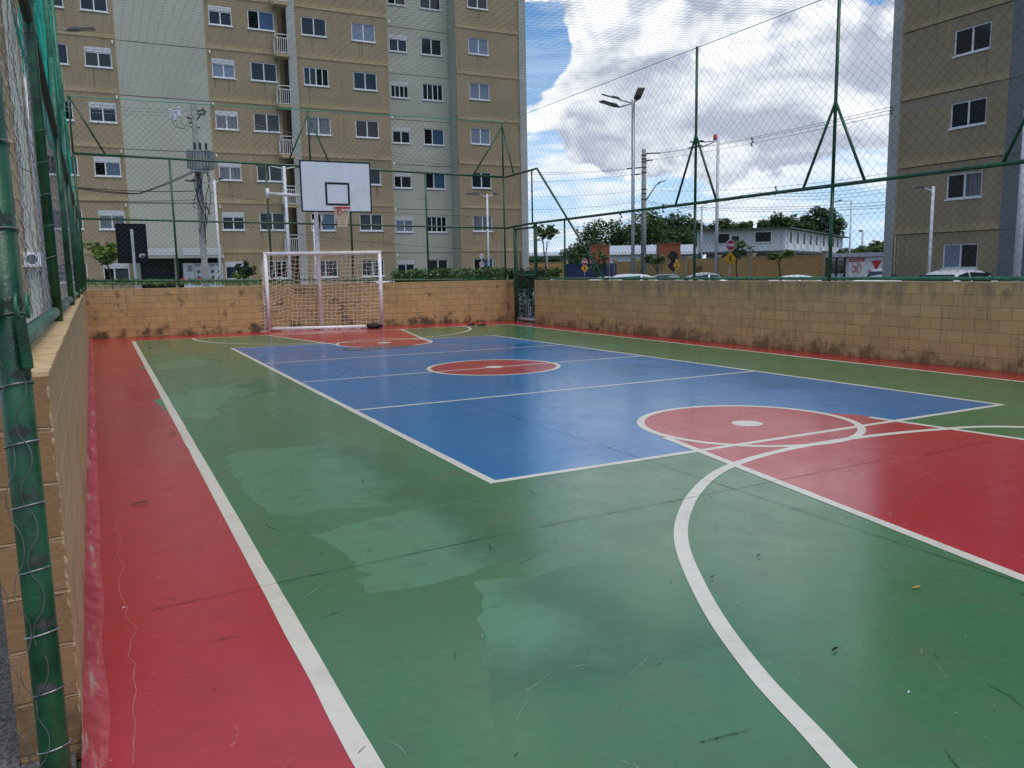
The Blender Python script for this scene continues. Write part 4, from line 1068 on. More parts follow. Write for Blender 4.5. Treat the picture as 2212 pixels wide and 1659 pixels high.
# young street trees
def yt(label, u, vt, vb, hw, d, n, size, mat, seed, ub, group='young street trees', lean=None, blobs=9, stems=1):
    c = DP(u, (vt+vb)/2, d); b = DP(ub, 590, d); base = Vector((b.x, b.y, GZ))
    return branchtree('young_tree', label, 'tree', base, c.z, c, (px(hw, d), px(hw, d), px((vb-vt)/2, d)), n, px(size, d), M[mat], seed, px(1.5 if stems == 2 else 2.4, d), group, blobs, None, stems)
yt('young tree with large drooping leaves just beyond the far gate', 1170, 466, 528, 36, 31, 190, 13, 'leafmid', 5, 1191, blobs=15, stems=2)
yt('small leafy sapling in front of the navy container', 1297, 536, 596, 22, 42, 170, 9, 'leafmid', 6, 1298)
yt('umbrella shaped little tree beside the concrete utility pole', 1416, 545, 577, 30, 44, 420, 7, 'leafmid', 7, 1428)
yt('thin tree behind the near stop sign', 1590, 512, 556, 36, 46, 420, 7, 'leafmid', 8, 1597)
yt('bright flat crowned little tree against the street wall', 1683, 534, 562, 34, 47, 560, 7, 'leafbright', 9, 1692)
yt('bright round little tree behind the fence at left, beside the black panel', 228, 519, 572, 44, 36, 650, 11, 'leafbright', 10, 246, blobs=12, stems=2)
def shrub(name, label, u, v0, v1, hw, d, n, size, mat, seed, group=None):
    c = DP(u, (v0+v1)/2, d); g = MB(); rnd = random.Random(seed)
    leafcloud(g, c, (px(hw, d), px(hw, d), px((v1-v0)/2, d)), n, px(size, d), rnd, 7)
    for k in range(5): g.tube([(c.x, c.y, GZ), c+Vector((rnd.uniform(-.5, .5)*px(hw, d), rnd.uniform(-.4, .4)*px(hw, d), rnd.uniform(0, .6)*px(v1-v0, d)))], px(.5, d), 4)
    tag(g.build(name, M[mat], loc=Vector((c.x, c.y, GZ))), label, 'plant', group)
shrub('shrub', 'yellow green shrub growing behind the right wall near the gate', 1196, 582, 604, 24, 24, 150, 12, 'leafbright', 31)
shrub('shrub', 'dark reddish shrub in front of the street wall by the second lamp post', 1508, 570, 590, 13, 50, 160, 4, 'bark', 32)
shrub('shrub', 'spiky dark palm clump by the entrance, left of the goal', 528, 560, 606, 22, 38, 260, 12, 'hedge', 33)
shrub('shrub', 'pale leafed shrub beside the meter cabinet', 514, 588, 606, 14, 36, 120, 8, 'leafbright', 34)
# planting strip behind the far wall: many small plants
rndH = random.Random(55)
g = MB(); flw = MB()
for i in range(2600):
    u = rndH.uniform(178, 640); d = rndH.uniform(27, 30); p = DP(u, rndH.gauss(609, 3.5), d)
    a = Vector((rndH.uniform(-1, 1), rndH.uniform(-1, 1), rndH.uniform(-.3, .8))).normalized(); b = a.cross(ZV).normalized(); L = .065*rndH.uniform(.6, 1.4)
    g.add([p-a*L, p+b*L*.4, p+a*L, p-b*L*.4], [(0, 1, 2, 3)])
tag(g.build('ground_cover', M['leafmid']), 'strip of low green plants behind the far wall', 'plants', kind='stuff')
for i, u in enumerate((396, 428, 432, 378)):
    c = DP(u, 603+i % 2*5, 27.5); g = MB()
    for k in range(6): a = k*1.05; g.sphere(c+Vector((.03*math.cos(a), .03, .03*math.sin(a))), .028, 6, 4, (1, .5, 1))
    tag(g.build('flower', M['flower'], loc=c), 'red flower head in the planting strip behind the far wall', 'flower', 'red flowers behind the far wall')
def hedge(label, a, b, z0, z1, th, n, size, mat, seed, pick='hedge'):
    a = Vector(a); b = Vector(b); g = MB(); rnd = random.Random(seed); d = (b-a).normalized(); q = Vector((-d.y, d.x, 0)); L_ = (b-a).length
    g.obox((a+b)/2+ZV*((z0+z1)/2), d, L_/2-.06, th*.22, (z1-z0)/2-.20)
    for i in range(n):
        p = a.lerp(b, rnd.random()) + q*rnd.uniform(-.5, .5)*th; p.z = z0+(z1-z0)*rnd.random() + .07*noise.noise(p*2.5)
        if rnd.random() < .5: p = p + q*0; 
        e = Vector((rnd.uniform(-1, 1), rnd.uniform(-1, 1), rnd.uniform(-.7, .7))).normalized(); f = e.cross(Vector((rnd.uniform(-1, 1), rnd.uniform(-1, 1), 1))).normalized(); s = size*rnd.uniform(.6, 1.4)
        g.add([p-e*s*.5, p+f*s*.28, p+e*s*.5, p-f*s*.28], [(0, 1, 2, 3)])
    tag(g.build('hedge', M[mat], loc=a), label, 'hedge')
def hedge2():
    rnd = random.Random(61); g = MB(); g.box(12.02, 22.6, 1.0, 12.2, 27.2, 1.58)
    for i in range(5200):
        z = rnd.uniform(.9, 1.68) if i < 2600 else rnd.uniform(.05, 1.1); p = Vector((rnd.uniform(11.86, 12.3) if z > .9 else rnd.uniform(11.86, 12.0), rnd.uniform(22.4, 27.2), z))
        if i >= 2600 and noise.noise(Vector((p.y*2.2, p.z*1.4, 3))) < -.08: continue
        e = Vector((rnd.uniform(-1, 1), rnd.uniform(-1, 1), rnd.uniform(-.8, .6))).normalized(); f = e.cross(Vector((rnd.uniform(-1, 1), rnd.uniform(-1, 1), 1))).normalized(); q = .09*rnd.uniform(.6, 1.4)
        g.add([p-e*q*.5, p+f*q*.28, p+e*q*.5, p-f*q*.28], [(0, 1, 2, 3)])
    for k in range(14): y = 22.7+.32*k; g.tube([(12.1, y, GZ), (12.1, y+.05, 1.1)], .018, 5)
    tag(g.build('hedge', M['hedge'], loc=Vector((12.1, 22.6, 0))), 'dark clipped hedge behind the far gate', 'hedge')
hedge2()
ha, hb = gz(850, 27.5, 0), gz(1098, 27.0, 0)
hedge('low bright green hedge behind the right half of the far wall', ha, hb, .7, 1.70, .7, 4200, .13, 'leafmid', 62)
# white picket fence in front of the gate hedge
t = thing('picket_fence', 'low white picket fence behind the leaves of the gate hedge', 'fence', (12.02, 22.1, 0))
for k in range(22): y = 25.6-.15*k; MB().box(12.02, y-.016, 0, 12.045, y+.016, 1.0).build('picket', M['whitepaint'], t)
for z in (.12, .9): MB().box(12.048, 22.3, z, 12.07, 25.7, z+.04).build('rail', M['whitepaint'], t)

# ------------------------------------------------------------------ cars
def car(label, u, d, yaw, paint, kind='hatch', group='cars parked beyond the court walls', L=3.7, Wd=1.58, Hh=1.38, z=GZ):
    loc = gz(u, d, z); t = thing('parked_car', label, 'car', loc, group)
    hw = Wd/2
    if kind == 'hatch': prof = [(-1.0, .50, .50), (-.97, .84, .86), (-.90, .92, .95), (-.70, .93, Hh-.10), (-.40, .93, Hh), (.0, .92, Hh), (.22, .91, Hh-.05), (.55, .90, .93), (.85, .80, .82), (.97, .66, .68), (1.0, .45, .46)]
    else: prof = [(-1.0, .50, .50), (-.97, .82, .84), (-.88, .92, .94), (-.62, .95, .98), (-.36, .93, Hh-.06), (-.12, .92, Hh), (.08, .92, Hh-.02), (.22, .91, Hh-.08), (.52, .88, .90), (.85, .78, .80), (.97, .64, .66), (1.0, .45, .46)]
    rings = []
    for (fx, belt, roof) in prof:
        x = fx*L/2; e = 1-.10*abs(fx)**4; cab = roof-belt > .08
        w0 = hw*e; wr = hw*e*(.76 if cab else .97)
        half = [(w0*.90, .20), (w0*.99, .34), (w0, .60), (w0*.97, belt), (wr, max(belt+.005, roof-.05)), (wr*.72, roof), (0, roof+(.02 if cab else .015))]
        half = [(a, min(b, roof+.02)) for a, b in half]
        rings.append([(x, a, b) for a, b in half] + [(x, -a, b) for a, b in half[-2::-1]])
    n = len(rings[0]); g = MB(); vs = [p for r_ in rings for p in r_]; gl = MB()
    fs = []
    for i in range(len(rings)-1):
        for j in range(n-1): fs.append((i*n+j, i*n+j+1, (i+1)*n+j+1, (i+1)*n+j))
        fs.append((i*n+n-1, i*n, (i+1)*n, (i+1)*n+n-1))
    fs += [tuple(range(n)), tuple((len(rings)-1)*n+j for j in range(n-1, -1, -1))]
    Rm = Matrix.Rotation(yaw, 3, 'Z')
    T = lambda p: Rm @ Vector(p) + loc
    g.add([T(p) for p in vs], fs); b = g.build('body', M[paint], t, True)
    sb = b.modifiers.new('sub', 'SUBSURF'); sb.levels = 1; sb.render_levels = 1
    def quad(name, i0, i1, j0, j1, ins, out):
        a, b_, c, d_ = [Vector(rings[i][j]) for i, j in ((i0, j0), (i1, j0), (i1, j1), (i0, j1))]
        ce = (a+b_+c+d_)/4; nr = (b_-a).cross(d_-a).normalized()
        if nr.dot(ce-Vector((0, 0, .8))) < 0: nr = -nr
        g = MB(); g.prism([T(ce+(p-ce)*ins+nr*out) for p in (a, b_, c, d_)], Rm @ (nr*.012)); g.build(name, M['carglass'], t)
    cabs = [i for i, (fx, be, ro) in enumerate(prof) if ro-be > .08]
    i0, i1 = cabs[0], cabs[-1]; mid = (i0+i1)//2
    for j0, j1 in ((3, 4), (n-4, n-5)):
        quad('side_window', mid, i1, j0, j1, .88, -.012); quad('side_window', i0, mid, j0, j1, .88, -.012)
    def wide(name, ia, ib):
        pa = [Vector(rings[ia][j]) for j in (4, n-5)]; pb = [Vector(rings[ib][j]) for j in (4, n-5)]
        q = [pa[0], pa[1], pb[1], pb[0]]; ce = sum(q, Vector())/4; nr = (q[1]-q[0]).cross(q[3]-q[0]).normalized()
        if nr.z < 0: nr = -nr
        g = MB(); g.prism([T(ce+(p-ce)*.90+nr*.030) for p in q], Rm @ (nr*.010)); g.build(name, M['carglass'], t)
    wide('windscreen', i1, i1+1); wide('rear_window', i0-1, i0)
    for sx in (-.62, .62):
        for sy in (-1, 1):
            c = T((sx*L/2, sy*(hw-.09), .29)); ax = Rm @ Vector((0, .085, 0)); wv_ = MB().tube([c-ax, c+ax], .29, 20).build('wheel', M['tyre'], t)
            MB().tube([c+ax*(1.0 if sy > 0 else -1.0), c+ax*(1.08 if sy > 0 else -1.08)], .18, 16).build('rim', M['rimm'], wv_)
    for sy in (-1, 1):
        g = MB(); g.sphere(T((L/2-.10, sy*hw*.70, .60)), .09, 10, 6, (1, 1, .8)); g.build('headlight', M['headl'], t, True)
        g = MB(); g.sphere(T((-L/2+.08, sy*hw*.76, .72)), .09, 10, 6, (.9, .9, 1.3)); g.build('tail_light', M['taill'], t, True)
        g = MB(); g.sphere(T((.22*L, sy*(hw+.06), .92)), .08, 8, 5, (.6, 1, .8)); g.build('mirror', M[paint], t, True)
    return t
car('white hatchback with a roof aerial under the right apartment block', 2078, 25.0, R(5), 'carwhite', 'hatch', Hh=1.42)
car('white car close behind the right wall, only its roof showing beside the last mast', 1890, 18.2, R(-150), 'carwhite', 'sedan', Hh=1.30)
car('white coupe with dark side windows left of the second mast', 1728, 27, R(-28), 'carwhite', 'sedan', Hh=1.32)
car('pale silver sedan just left of the second lamp post', 1515, 35, R(150), 'carsilver', 'sedan', Hh=1.40)
car('dark grey car behind the umbrella shaped little tree', 1430, 35, R(150), 'cardark', 'sedan', Hh=1.37)
car('white car behind the first lamp post', 1345, 34, R(150), 'carwhite', 'hatch', Hh=1.40)
car('dark car with white roof in front of the navy container', 1300, 31, R(155), 'carwhite', 'sedan', Hh=1.34)
car('white car seen over the wall just right of the far gate', 1162, 33, R(120), 'carwhite', 'sedan', Hh=1.34)
car('white car behind the right goal post, roof above the wall', 836, 35, R(5), 'carwhite', 'sedan', Hh=1.36)
car('white car half hidden by the right apartment block, before the market cabin', 1908, 40, R(-150), 'carwhite', 'sedan', Hh=1.38)

# ------------------------------------------------------------------ lamps and poles
def pole_at(u, d): return gz(u, d, GZ)
def lamphead(t, a, b, tilt=0, s=1.0):           # arm end a, head tip b
    a = Vector(a); b = Vector(b); d = (b-a); L = d.length; d.normalize(); side = d.cross(ZV).normalized(); up = side.cross(d)
    g = MB(); w_ = .13*s
    pr = [a-side*w_*.5, a+side*w_*.5, a+d*L*.15+side*w_, b+side*w_, b-side*w_, a+d*L*.15-side*w_]
    g.prism(pr, up*.05*s); g.prism([a+d*L*.1-side*w_*.6+up*.05*s, a+d*L*.1+side*w_*.6+up*.05*s, a+d*L*.45+side*w_*.6+up*.05*s, a+d*L*.45-side*w_*.6+up*.05*s], up*.04*s)
    h = g.build('lamp_head', M['lamp'], t, bevel=.012)
    g = MB(); q = [a+d*L*.45+side*w_*.8, b-d*L*.06+side*w_*.8, b-d*L*.06-side*w_*.8, a+d*L*.45-side*w_*.8]; g.prism([p-up*.008 for p in q], up*.006); g.build('lens', M['led'], h)
def lamp(label, u, d, vtop, mat, r, arms, group='street lamps'):
    b = pole_at(u, d); top = PL(u, vtop, 1, b.y) if False else Vector((b.x, b.y, DP(u, vtop, d).z)); t = thing('street_lamp', label, 'street lamp', b, group)
    MB().tube([b, top], [r*1.1, r], 14).build('pole', M[mat], t, True)
    for (us, vs_, ue, ve, dd) in arms:          # head start/end pixels on a slightly different depth
        a0 = top - ZV*.15; h0 = DP(us, vs_, d+dd*.6); h1 = DP(ue, ve, d+dd)
        pipe([a0, h0], r*.42, 'arm', t, M[mat]); lamphead(t, h0, h1, 0, .9+d/120)
    return t
lamp('tall white lamp post with three splayed lamp heads', 1367, 36, 226, 'galv', .075, [(1339, 216, 1303, 206, 1.2), (1335, 232, 1298, 220, -1.3), (1375, 217, 1386, 191, -2.0)])
q = lamp('white lamp post with two arms and a red beacon on top', 1546.5, 47, 304, 'whitepole', .088, [(1521, 307, 1493, 308, 1.4), (1517, 317, 1491, 320, -1.0)])
c = DP(1545.5, 302, 47); g = MB(); g.tube([c, c+ZV*.20], .13, 12); g.sphere(c+ZV*.20, .13, 12, 6); g.build('beacon', M['rim'], q, True)
lamp('white lamp post with one arm before the market cabin', 1833, 60, 432, 'whitepole', .062, [(1818, 434, 1803, 437.5, .3)])
lamp('thin white lamp post with one arm in front of the right apartment block', 2006, 26, 405, 'whitepole', .046, [(1995, 405.5, 1975, 407, .2)])
lamp('slim grey lamp post before the left end of the pale house', 1514, 82, 446, 'galv', .075, [(1524, 441, 1531, 438, .2)])
lamp('white T-shaped lamp post behind the wall, right of the backboard', 1056, 40, 421, 'whitepole', .046, [(1036, 420, 1009, 420, .3), (1066, 420.5, 1076, 420, .1)])
lamp('white T-shaped lamp post left of the backboard', 627, 34, 361, 'whitepole', .060, [(585, 359, 556, 359, .3), (638, 361, 648, 363, .1)])
lamp('white T-shaped lamp post standing beside the transformer pole', 477, 35.5, 392, 'whitepole', .050, [(425, 393, 404, 392, .3), (474, 389, 482, 386.5, .2)])
lamp('grey lamp arm poking out from behind the teal net at top left', 96, 27, 60, 'galv', .05, [(146, 67, 204, 64, .3)])
def post(name, label, cat, u, d, vtop, r, mat):
    b = pole_at(u, d); t = thing(name, label, cat, b); MB().tube([b, (b.x, b.y, DP(u, vtop, d).z)], [r*1.1, r], 12).build('shaft', M[mat], t, True); MB().sphere((b.x, b.y, DP(u, vtop, d).z), r, 10, 5, (1, 1, .5)).build('cap', M[mat], t, True); return t
post('pole', 'thin white pole behind the goal beside the hoop pole', 'pole', 683, 31, 476, .028, 'whitepole')
post('pole', 'thin white pole left of the far gate', 'pole', 1091, 34, 494, .030, 'whitepole')
post('pole', 'thick white post at the right edge, before the slate grey wall', 'pole', 2196, 21, 150, .085, 'whitepole')
post('pole', 'slim pale pole behind the young tree by the gate', 'pole', 1182, 70, 522, .05, 'galv')
t = post('floodlight_mast', 'distant floodlight mast above the bushes', 'mast', 1859.6, 190, 500, .22, 'galv')
c = DP(1859.6, 499, 190); g = MB(); g.obox(c, (1, -.6), .42, .2, .22); g.build('lamp_cluster', M['lamp'], t)
# utility pole with street light arm
b = pole_at(1390, 58); zt_ = DP(1390, 328, 58).z
up_ = thing('utility_pole', 'round concrete utility pole with wire clamps and a small lamp arm', 'utility pole', b)
MB().tube([b, (b.x, b.y, zt_)], [.21, .155], 16).build('shaft', M['conc'], up_, True)
for v in (340, 348, 354, 365.5, 375.6, 411, 420, 432):
    z = DP(1390, v, 58).z; MB().tube([(b.x, b.y, z-.03), (b.x, b.y, z+.03)], .20, 14).build('clamp', M['lamp'], up_, True)
for (ua, va, ub, vb) in ((1396, 331.5, 1426, 330.5), (1395, 347, 1410, 345.5), (1384, 362, 1354, 364.5), (1384, 376, 1363, 377.5)):
    pipe([DP(ua, va, 58), DP(ub, vb, 58)], .05, 'insulator_arm', up_, M['lamp'])
pipe([DP(1395, 434, 57.8), DP(1418, 399, 57.5), DP(1424, 396, 57.5)], .045, 'lamp_arm', up_, M['galv'])
lamphead(up_, DP(1421, 397, 57.5), DP(1438, 390.5, 57.5), 0, 1.1)
# transformer pole
d_ = 36.0; b = pole_at(444, d_)
tp = thing('transformer_pole', 'square concrete pole carrying a ribbed grey transformer and dangling black cables', 'utility pole', b)
zt_ = DP(424, 233, d_).z
g = MB(); g.box(b.x-.15, b.y-.10, GZ, b.x+.15, b.y+.12, 1.9); g.box(b.x-.13, b.y-.09, 1.9, b.x+.13, b.y+.11, zt_-1.6); g.box(b.x-.11, b.y-.08, zt_-1.6, b.x+.11, b.y+.09, zt_); g.build('shaft', M['conc'], tp, bevel=.02)
tc = DP(440, 351, d_-.45); tcx = b.x+.10; ty = b.y-.46
zt0, zt1 = DP(440, 370, d_-.45).z, DP(440, 333, d_-.45).z
g = MB()
for k in range(26):
    a = 2*math.pi*k/26; rr = .50; g.obox((tcx+rr*1.12*math.cos(a)*.9, ty+rr*.62*math.sin(a), (zt0+zt1)/2), (math.cos(a), math.sin(a)*1.4), .085, .013, (zt1-zt0)/2-.05)
pts = [(tcx+.47*math.cos(a), ty+.28*math.sin(a), zt0) for a in [2*math.pi*j/24 for j in range(24)]]
g.prism(pts, (0, 0, zt1-zt0)); 
tr_ = g.build('transformer', M['xfmr'], tp)
g = MB(); g.prism([(tcx+.56*math.cos(a), ty+.34*math.sin(a), zt1) for a in [2*math.pi*j/24 for j in range(24)]], (0, 0, .05)); g.build('lid', M['xfmr'], tr_)
for k, dx in enumerate((-.22, .0, .24)):
    g = MB()
    for j in range(5): g.tube([(tcx+dx, ty-.05, zt1+.05+.065*j), (tcx+dx, ty-.05, zt1+.085+.065*j)], .055, 10); g.tube([(tcx+dx, ty-.05, zt1+.08+.065*j), (tcx+dx, ty-.05, zt1+.12+.065*j)], .036, 8)
    g.build('bushing', M['porcelain'], tr_)
g = MB(); g.box(b.x-.34, b.y-.62, zt0-.10, b.x+.42, b.y+.10, zt0-.02); g.build('bracket', M['galv'], tp)
g = MB(); g.obox((tcx+.16, ty-.42, zt0+.05), (1, -.3), .11, .05, .05); g.build('floodlight', M['lamp'], tp)
rr_ = random.Random(8)
for k in range(7):
    x = b.x+rr_.uniform(-.15, .35); z0_ = zt0-.1; pts = [(x, b.y-.25, z0_)]
    for j in range(1, 9): pts.append((x+.12*math.sin(j*.7+k)+.02*j*(k % 3-1), b.y-.22, z0_-(.24+.04*k)*j*.8))
    pts.append((pts[-1][0]-.2, b.y-.22, pts[-1][2]+.4)) if k % 2 else None
    pipe(pts, .017, 'cable', tp, M['rubber'], 6)
g = MB()
for (u0, v0, u1, v1) in ((414, 236, 444, 240), (416, 243, 442, 249), (424, 262, 434, 246), (404, 254, 420, 258), (409, 266, 420, 263), (418, 274, 432, 276)): g.tube([DP(u0, v0, d_-.1), DP(u1, v1, d_-.25)], .035, 7)
for (u, v) in ((438, 236), (441, 244), (434, 246), (429, 240), (407, 254), (412, 265), (416, 275)): g.sphere(DP(u, v, d_-.2), .06, 8, 5)
g.build('crossarm', M['lamp'], tp)
for k, (u, v) in enumerate(((370, 247), (378, 250), (387, 243))):
    c = DP(u, v, d_-.8); g = MB(); g.prism([c+Vector((-.09, -.07, -.2)), c+Vector((.09, -.07, -.2)), c+Vector((.09, .07, -.2)), c+Vector((-.09, .07, -.2))], (-.03, 0, .34)); g.prism([c+Vector((-.12, -.09, .14)), c+Vector((.06, -.09, .14)), c+Vector((.06, .09, .14)), c+Vector((-.12, .09, .14))], (0, 0, .07))
    o = g.build('fuse_box', M['offwhite'], tp, bevel=.015); o.name = 'fuse_box'
    pipe([c+Vector((0, 0, -.2)), c+Vector((.1, 0, -.5)), c+Vector((.5, .2, -.55)), DP(408+5*k, 258, d_-.4)], .012, 'jumper_wire', tp, M['wiredark'], 5)
# overhead wires
def wires(label, lines, r=.012, mat='wiredark', group=None, spacers=()):
    t = None
    for (pts, sag) in lines:
        q = []
        for i in range(len(pts)-1):
            a, b_ = DP(*pts[i]), DP(*pts[i+1])
            for k in range(14): f = k/14; q.append(a.lerp(b_, f)-ZV*sag*4*f*(1-f))
        q.append(DP(*pts[-1]))
        if t is None: t = thing('overhead_wire', label, 'wire', q[0], group)
        pipe(q, r, 'wire', t, M[mat], 5)
    for (u, v, d) in spacers:
        c = DP(u, v, d); s = d/FPX*7; g = MB(); g.tube([c+Vector((0, 0, s)), c+Vector((s*.4, 0, .2*s)), c+Vector((-s*.3, 0, -.3*s)), c+Vector((0, 0, -s))], s*.16, 6); g.sphere(c+ZV*s, s*.35, 7, 5); g.sphere(c-ZV*s, s*.35, 7, 5); g.sphere(c+Vector((s*.5, 0, .1*s)), s*.3, 7, 5); g.build('spacer', M['porcelain'], t)
wires('triple overhead wires with spacers running from the concrete pole up to the right', [([(1426, 330, 58), (1920, 232, 30), (2230, 150, 22)], .15), ([(1426, 331, 58), (1920, 239, 30), (2230, 163, 22)], .15), ([(1410, 345, 58), (1920, 246, 30), (2230, 168, 22)], .15)], .011, 'wire', None, ((1624, 307, 44), (1926, 238, 30)))
wires('pair of overhead wires from the concrete pole leftward past the left block', [([(1354, 364.5, 58), (1130, 372, 52), (700, 322, 42)], .1), ([(1354, 366, 58), (1130, 377, 52), (700, 330, 42)], .1), ([(1363, 377.5, 58), (1130, 393, 52), (760, 345, 42)], .12)], .011, 'wire', None, ((1005, 359, 48),))
wires('low telephone wire from the concrete pole leftward', [([(1384, 411, 58), (1130, 425, 60), (900, 430, 46)], .15), ([(1384, 434, 58), (1130, 452, 60)], .2)], .010)
wires('lower wires from the concrete pole toward the right block', [([(1396, 411, 58), (1920, 374, 40), (2230, 330, 30)], .35), ([(1396, 432, 58), (1560, 447, 50), (2230, 405, 30)], .25), ([(1396, 436, 58), (2230, 412, 30)], .6), ([(1396, 440, 58), (2230, 420, 30)], .6)], .010)
wires('distant power lines crossing the sky above the wood', [([(1140, 505, 150), (1630, 415, 110), (1935, 395, 90)], .6), ([(1140, 512, 150), (1630, 420, 110), (1935, 404, 90)], .6), ([(1140, 520, 150), (1630, 427, 110), (1935, 412, 90)], .6)], .022, 'wiredark', None, ((1433, 450, 125), (1340, 470, 130), (1675, 412, 105)))
wires('far lines low above the pale roof', [([(1470, 476, 170), (1935, 440, 130)], .5), ([(1470, 484, 170), (1935, 455, 130)], .5)], .022)
wires('overhead wires from the left edge to the transformer pole', [([(60, 224, 31), (366, 243, 35), (424, 236, 36)], .05), ([(60, 233, 31), (370, 250, 35), (424, 246, 36)], .05), ([(60, 210, 31), (424, 238, 36)], .1)], .010, 'wire')
wires('overhead wires from the transformer pole toward the right', [([(440, 238, 36), (700, 300, 40), (1130, 374, 52)], .1), ([(440, 244, 36), (700, 308, 40), (1130, 380, 52)], .1)], .010, 'wire')
wires('sagging bundle of black cables from the transformer pole to the left edge', [([(428, 364, 36), (300, 418, 34), (150, 402, 32), (40, 360, 30)], .05), ([(430, 366, 36), (300, 419, 34), (150, 404, 32)], .07), ([(432, 412, 36), (150, 403, 32)], .1)], .017, 'rubber')
wires('thin pair of cables crossing the entrance bay below the transformer', [([(432, 431, 36), (150, 433, 32)], .05), ([(432, 438, 36), (150, 435, 32)], .05)], .010, 'rubber')
wires('low wires across the ochre wall behind the backboard', [([(452, 415, 37), (700, 452, 41), (1130, 470, 50)], .05), ([(452, 476, 37), (760, 520, 41), (1130, 545, 50)], .05)], .009, 'rubber')

# ------------------------------------------------------------------ street wall, container, houses behind
def wallrun(label, pts, zt, pil, th=.16):
    a = Vector(pts[0]); t = thing('block_wall', label, 'wall', (a.x, a.y, GZ))
    for i in range(len(pts)-1):
        p, q = Vector((*pts[i][:2], 0)), Vector((*pts[i+1][:2], 0)); d = (q-p).normalized(); L = (q-p).length
        z1 = pts[i][2]
        # body lies in its own frame so that the block courses run along it
        me = MB().box(0, -th/2, 0, L, th/2, z1-GZ).build('wall_body', M['streetwall'], None, loc=(0, 0, 0)); me.parent = t
        me.location = Vector((p.x, p.y, GZ))-Vector(t.location); me.rotation_euler = (0, 0, math.atan2(d.y, d.x))
        g = MB(); c = (p+q)/2; g.obox((c.x, c.y, z1+.03), d, L/2, th*.75, .03); g.build('coping', M['band'], t)
        n = max(1, int(L/pil))
        for k in range(n+1):
            c = p.lerp(q, k/n); g = MB(); g.obox((c.x, c.y, (z1+.22+GZ)/2), d, .22, .20, (z1+.22-GZ)/2); g.obox((c.x, c.y, z1+.26), d, .28, .26, .04); g.build('pillar', M['band'], t)
    return t
def wp(u, v, d): p = DP(u, v, d); return (p.x, p.y, p.z)
P1, P2, P3, P4 = wp(1330, 566.5, 88), wp(1487, 561, 73.5), wp(1624, 556, 63.2), wp(1786, 551, 57.4)
wallrun('ochre street wall behind the traffic signs, running to the market cabin', [P1, P2, P3, P4], 2.3, 5.0)
wallrun('ochre street wall left of the navy container, seen past the gate', [wp(1120, 569, 92), wp(1222, 569, 90)], 2.3, 4.0)
# hedge tops and security wire posts over the wall
# container
def frame4(o, ax): a = Vector((ax[0], ax[1], 0)).normalized(); return a, Vector((-a.y, a.x, 0))
cA = DP(1223, 590, 80); cB = DP(1309, 590, 79); cC = DP(1330, 590, 84)
zt_ = DP(1270, 570, 80).z
t = thing('shipping_container', 'navy blue corrugated container behind the parked cars', 'container', (cB.x, cB.y, GZ))
a = Vector((cA.x, cA.y, 0)); b = Vector((cB.x, cB.y, 0)); c = Vector((cC.x, cC.y, 0)); d = (a-b).normalized(); L = (a-b).length; e = (c-b).normalized(); We = (c-b).length
pts = []; n = int(L/.14)
for k in range(n*2+1):
    p = b+d*L*(k/(2*n)); o_ = e*(.0 if (k//1) % 4 in (0, 1) else .05); pts.append(p+o_)
g = MB(); g.strip([p+ZV*GZ for p in pts], [p+ZV*zt_ for p in pts]); bk = [b+e*We, a+e*We]
g.poly([b+ZV*zt_, a+ZV*zt_, a+e*We+ZV*zt_, b+e*We+ZV*zt_]); g.poly([b+e*We+ZV*GZ, b+e*We+ZV*zt_, a+e*We+ZV*zt_, a+e*We+ZV*GZ]); g.poly([a+ZV*GZ, a+ZV*zt_, a+e*We+ZV*zt_, a+e*We+ZV*GZ])
g.build('container_body', M['container'], t)
g = MB()
for q0, q1 in ((b, a), (b, b+e*We)): g.obox((q0+q1)/2+ZV*(zt_-.04), q1-q0, (q1-q0).length/2+.03, .05, .07)
for q in (b, a, b+e*We): g.obox(q+ZV*zt_/2, d, .07, .07, zt_/2)
g.build('corner_frame', M['container'], t)
for k in (0, 1):
    g = MB(); q = b+e*We*(.25+.5*k)-d*.02; g.obox(q+ZV*(zt_/2), e, We*.22, .025, zt_/2-.12); dr_ = g.build('door', M['container'], t)
    g = MB(); g.tube([q-d*.06+e*.12+ZV*.15, q-d*.06+e*.12+ZV*(zt_-.15)], .025, 6); g.build('lock_rod', M['galv'], dr_)
# brick towers
for lab, u0, u1, vt, d_ in (('red brick tower left of the first lamp post, above the container', 1277, 1317, 531, 100), ('red brick tower with plants on top, right of the utility pole', 1425, 1469.5, 528, 98)):
    p0, p1 = DP(u0, 590, d_), DP(u1, 590, d_); zt_ = DP((u0+u1)/2, vt, d_).z; ax = p1-p0
    t = thing('brick_tower', lab, 'tower', (p0.x, p0.y, GZ), None)
    c = (p0+p1)/2; wd = ax.length/2; q = Vector((-ax.y, ax.x, 0)).normalized()*(1 if True else 1)
    g = MB(); g.obox((c.x+q.x*1.2, c.y+q.y*1.2, zt_/2), ax, wd, 1.2, zt_/2); g.build('wall', M['brickred'], t)
    g = MB(); g.obox((c.x+q.x*1.2, c.y+q.y*1.2, zt_+.06), ax, wd+.08, 1.28, .06); g.build('rim', M['brickred'], t)
c = DP(1446, 524, 99.5); g = MB(); leafcloud(g, c, (1.2, .8, .32), 260, .30, random.Random(2), 8); tag(g.build('plant', M['leafmid'], loc=c), 'weeds growing on the rim of the right red brick tower', 'plant')
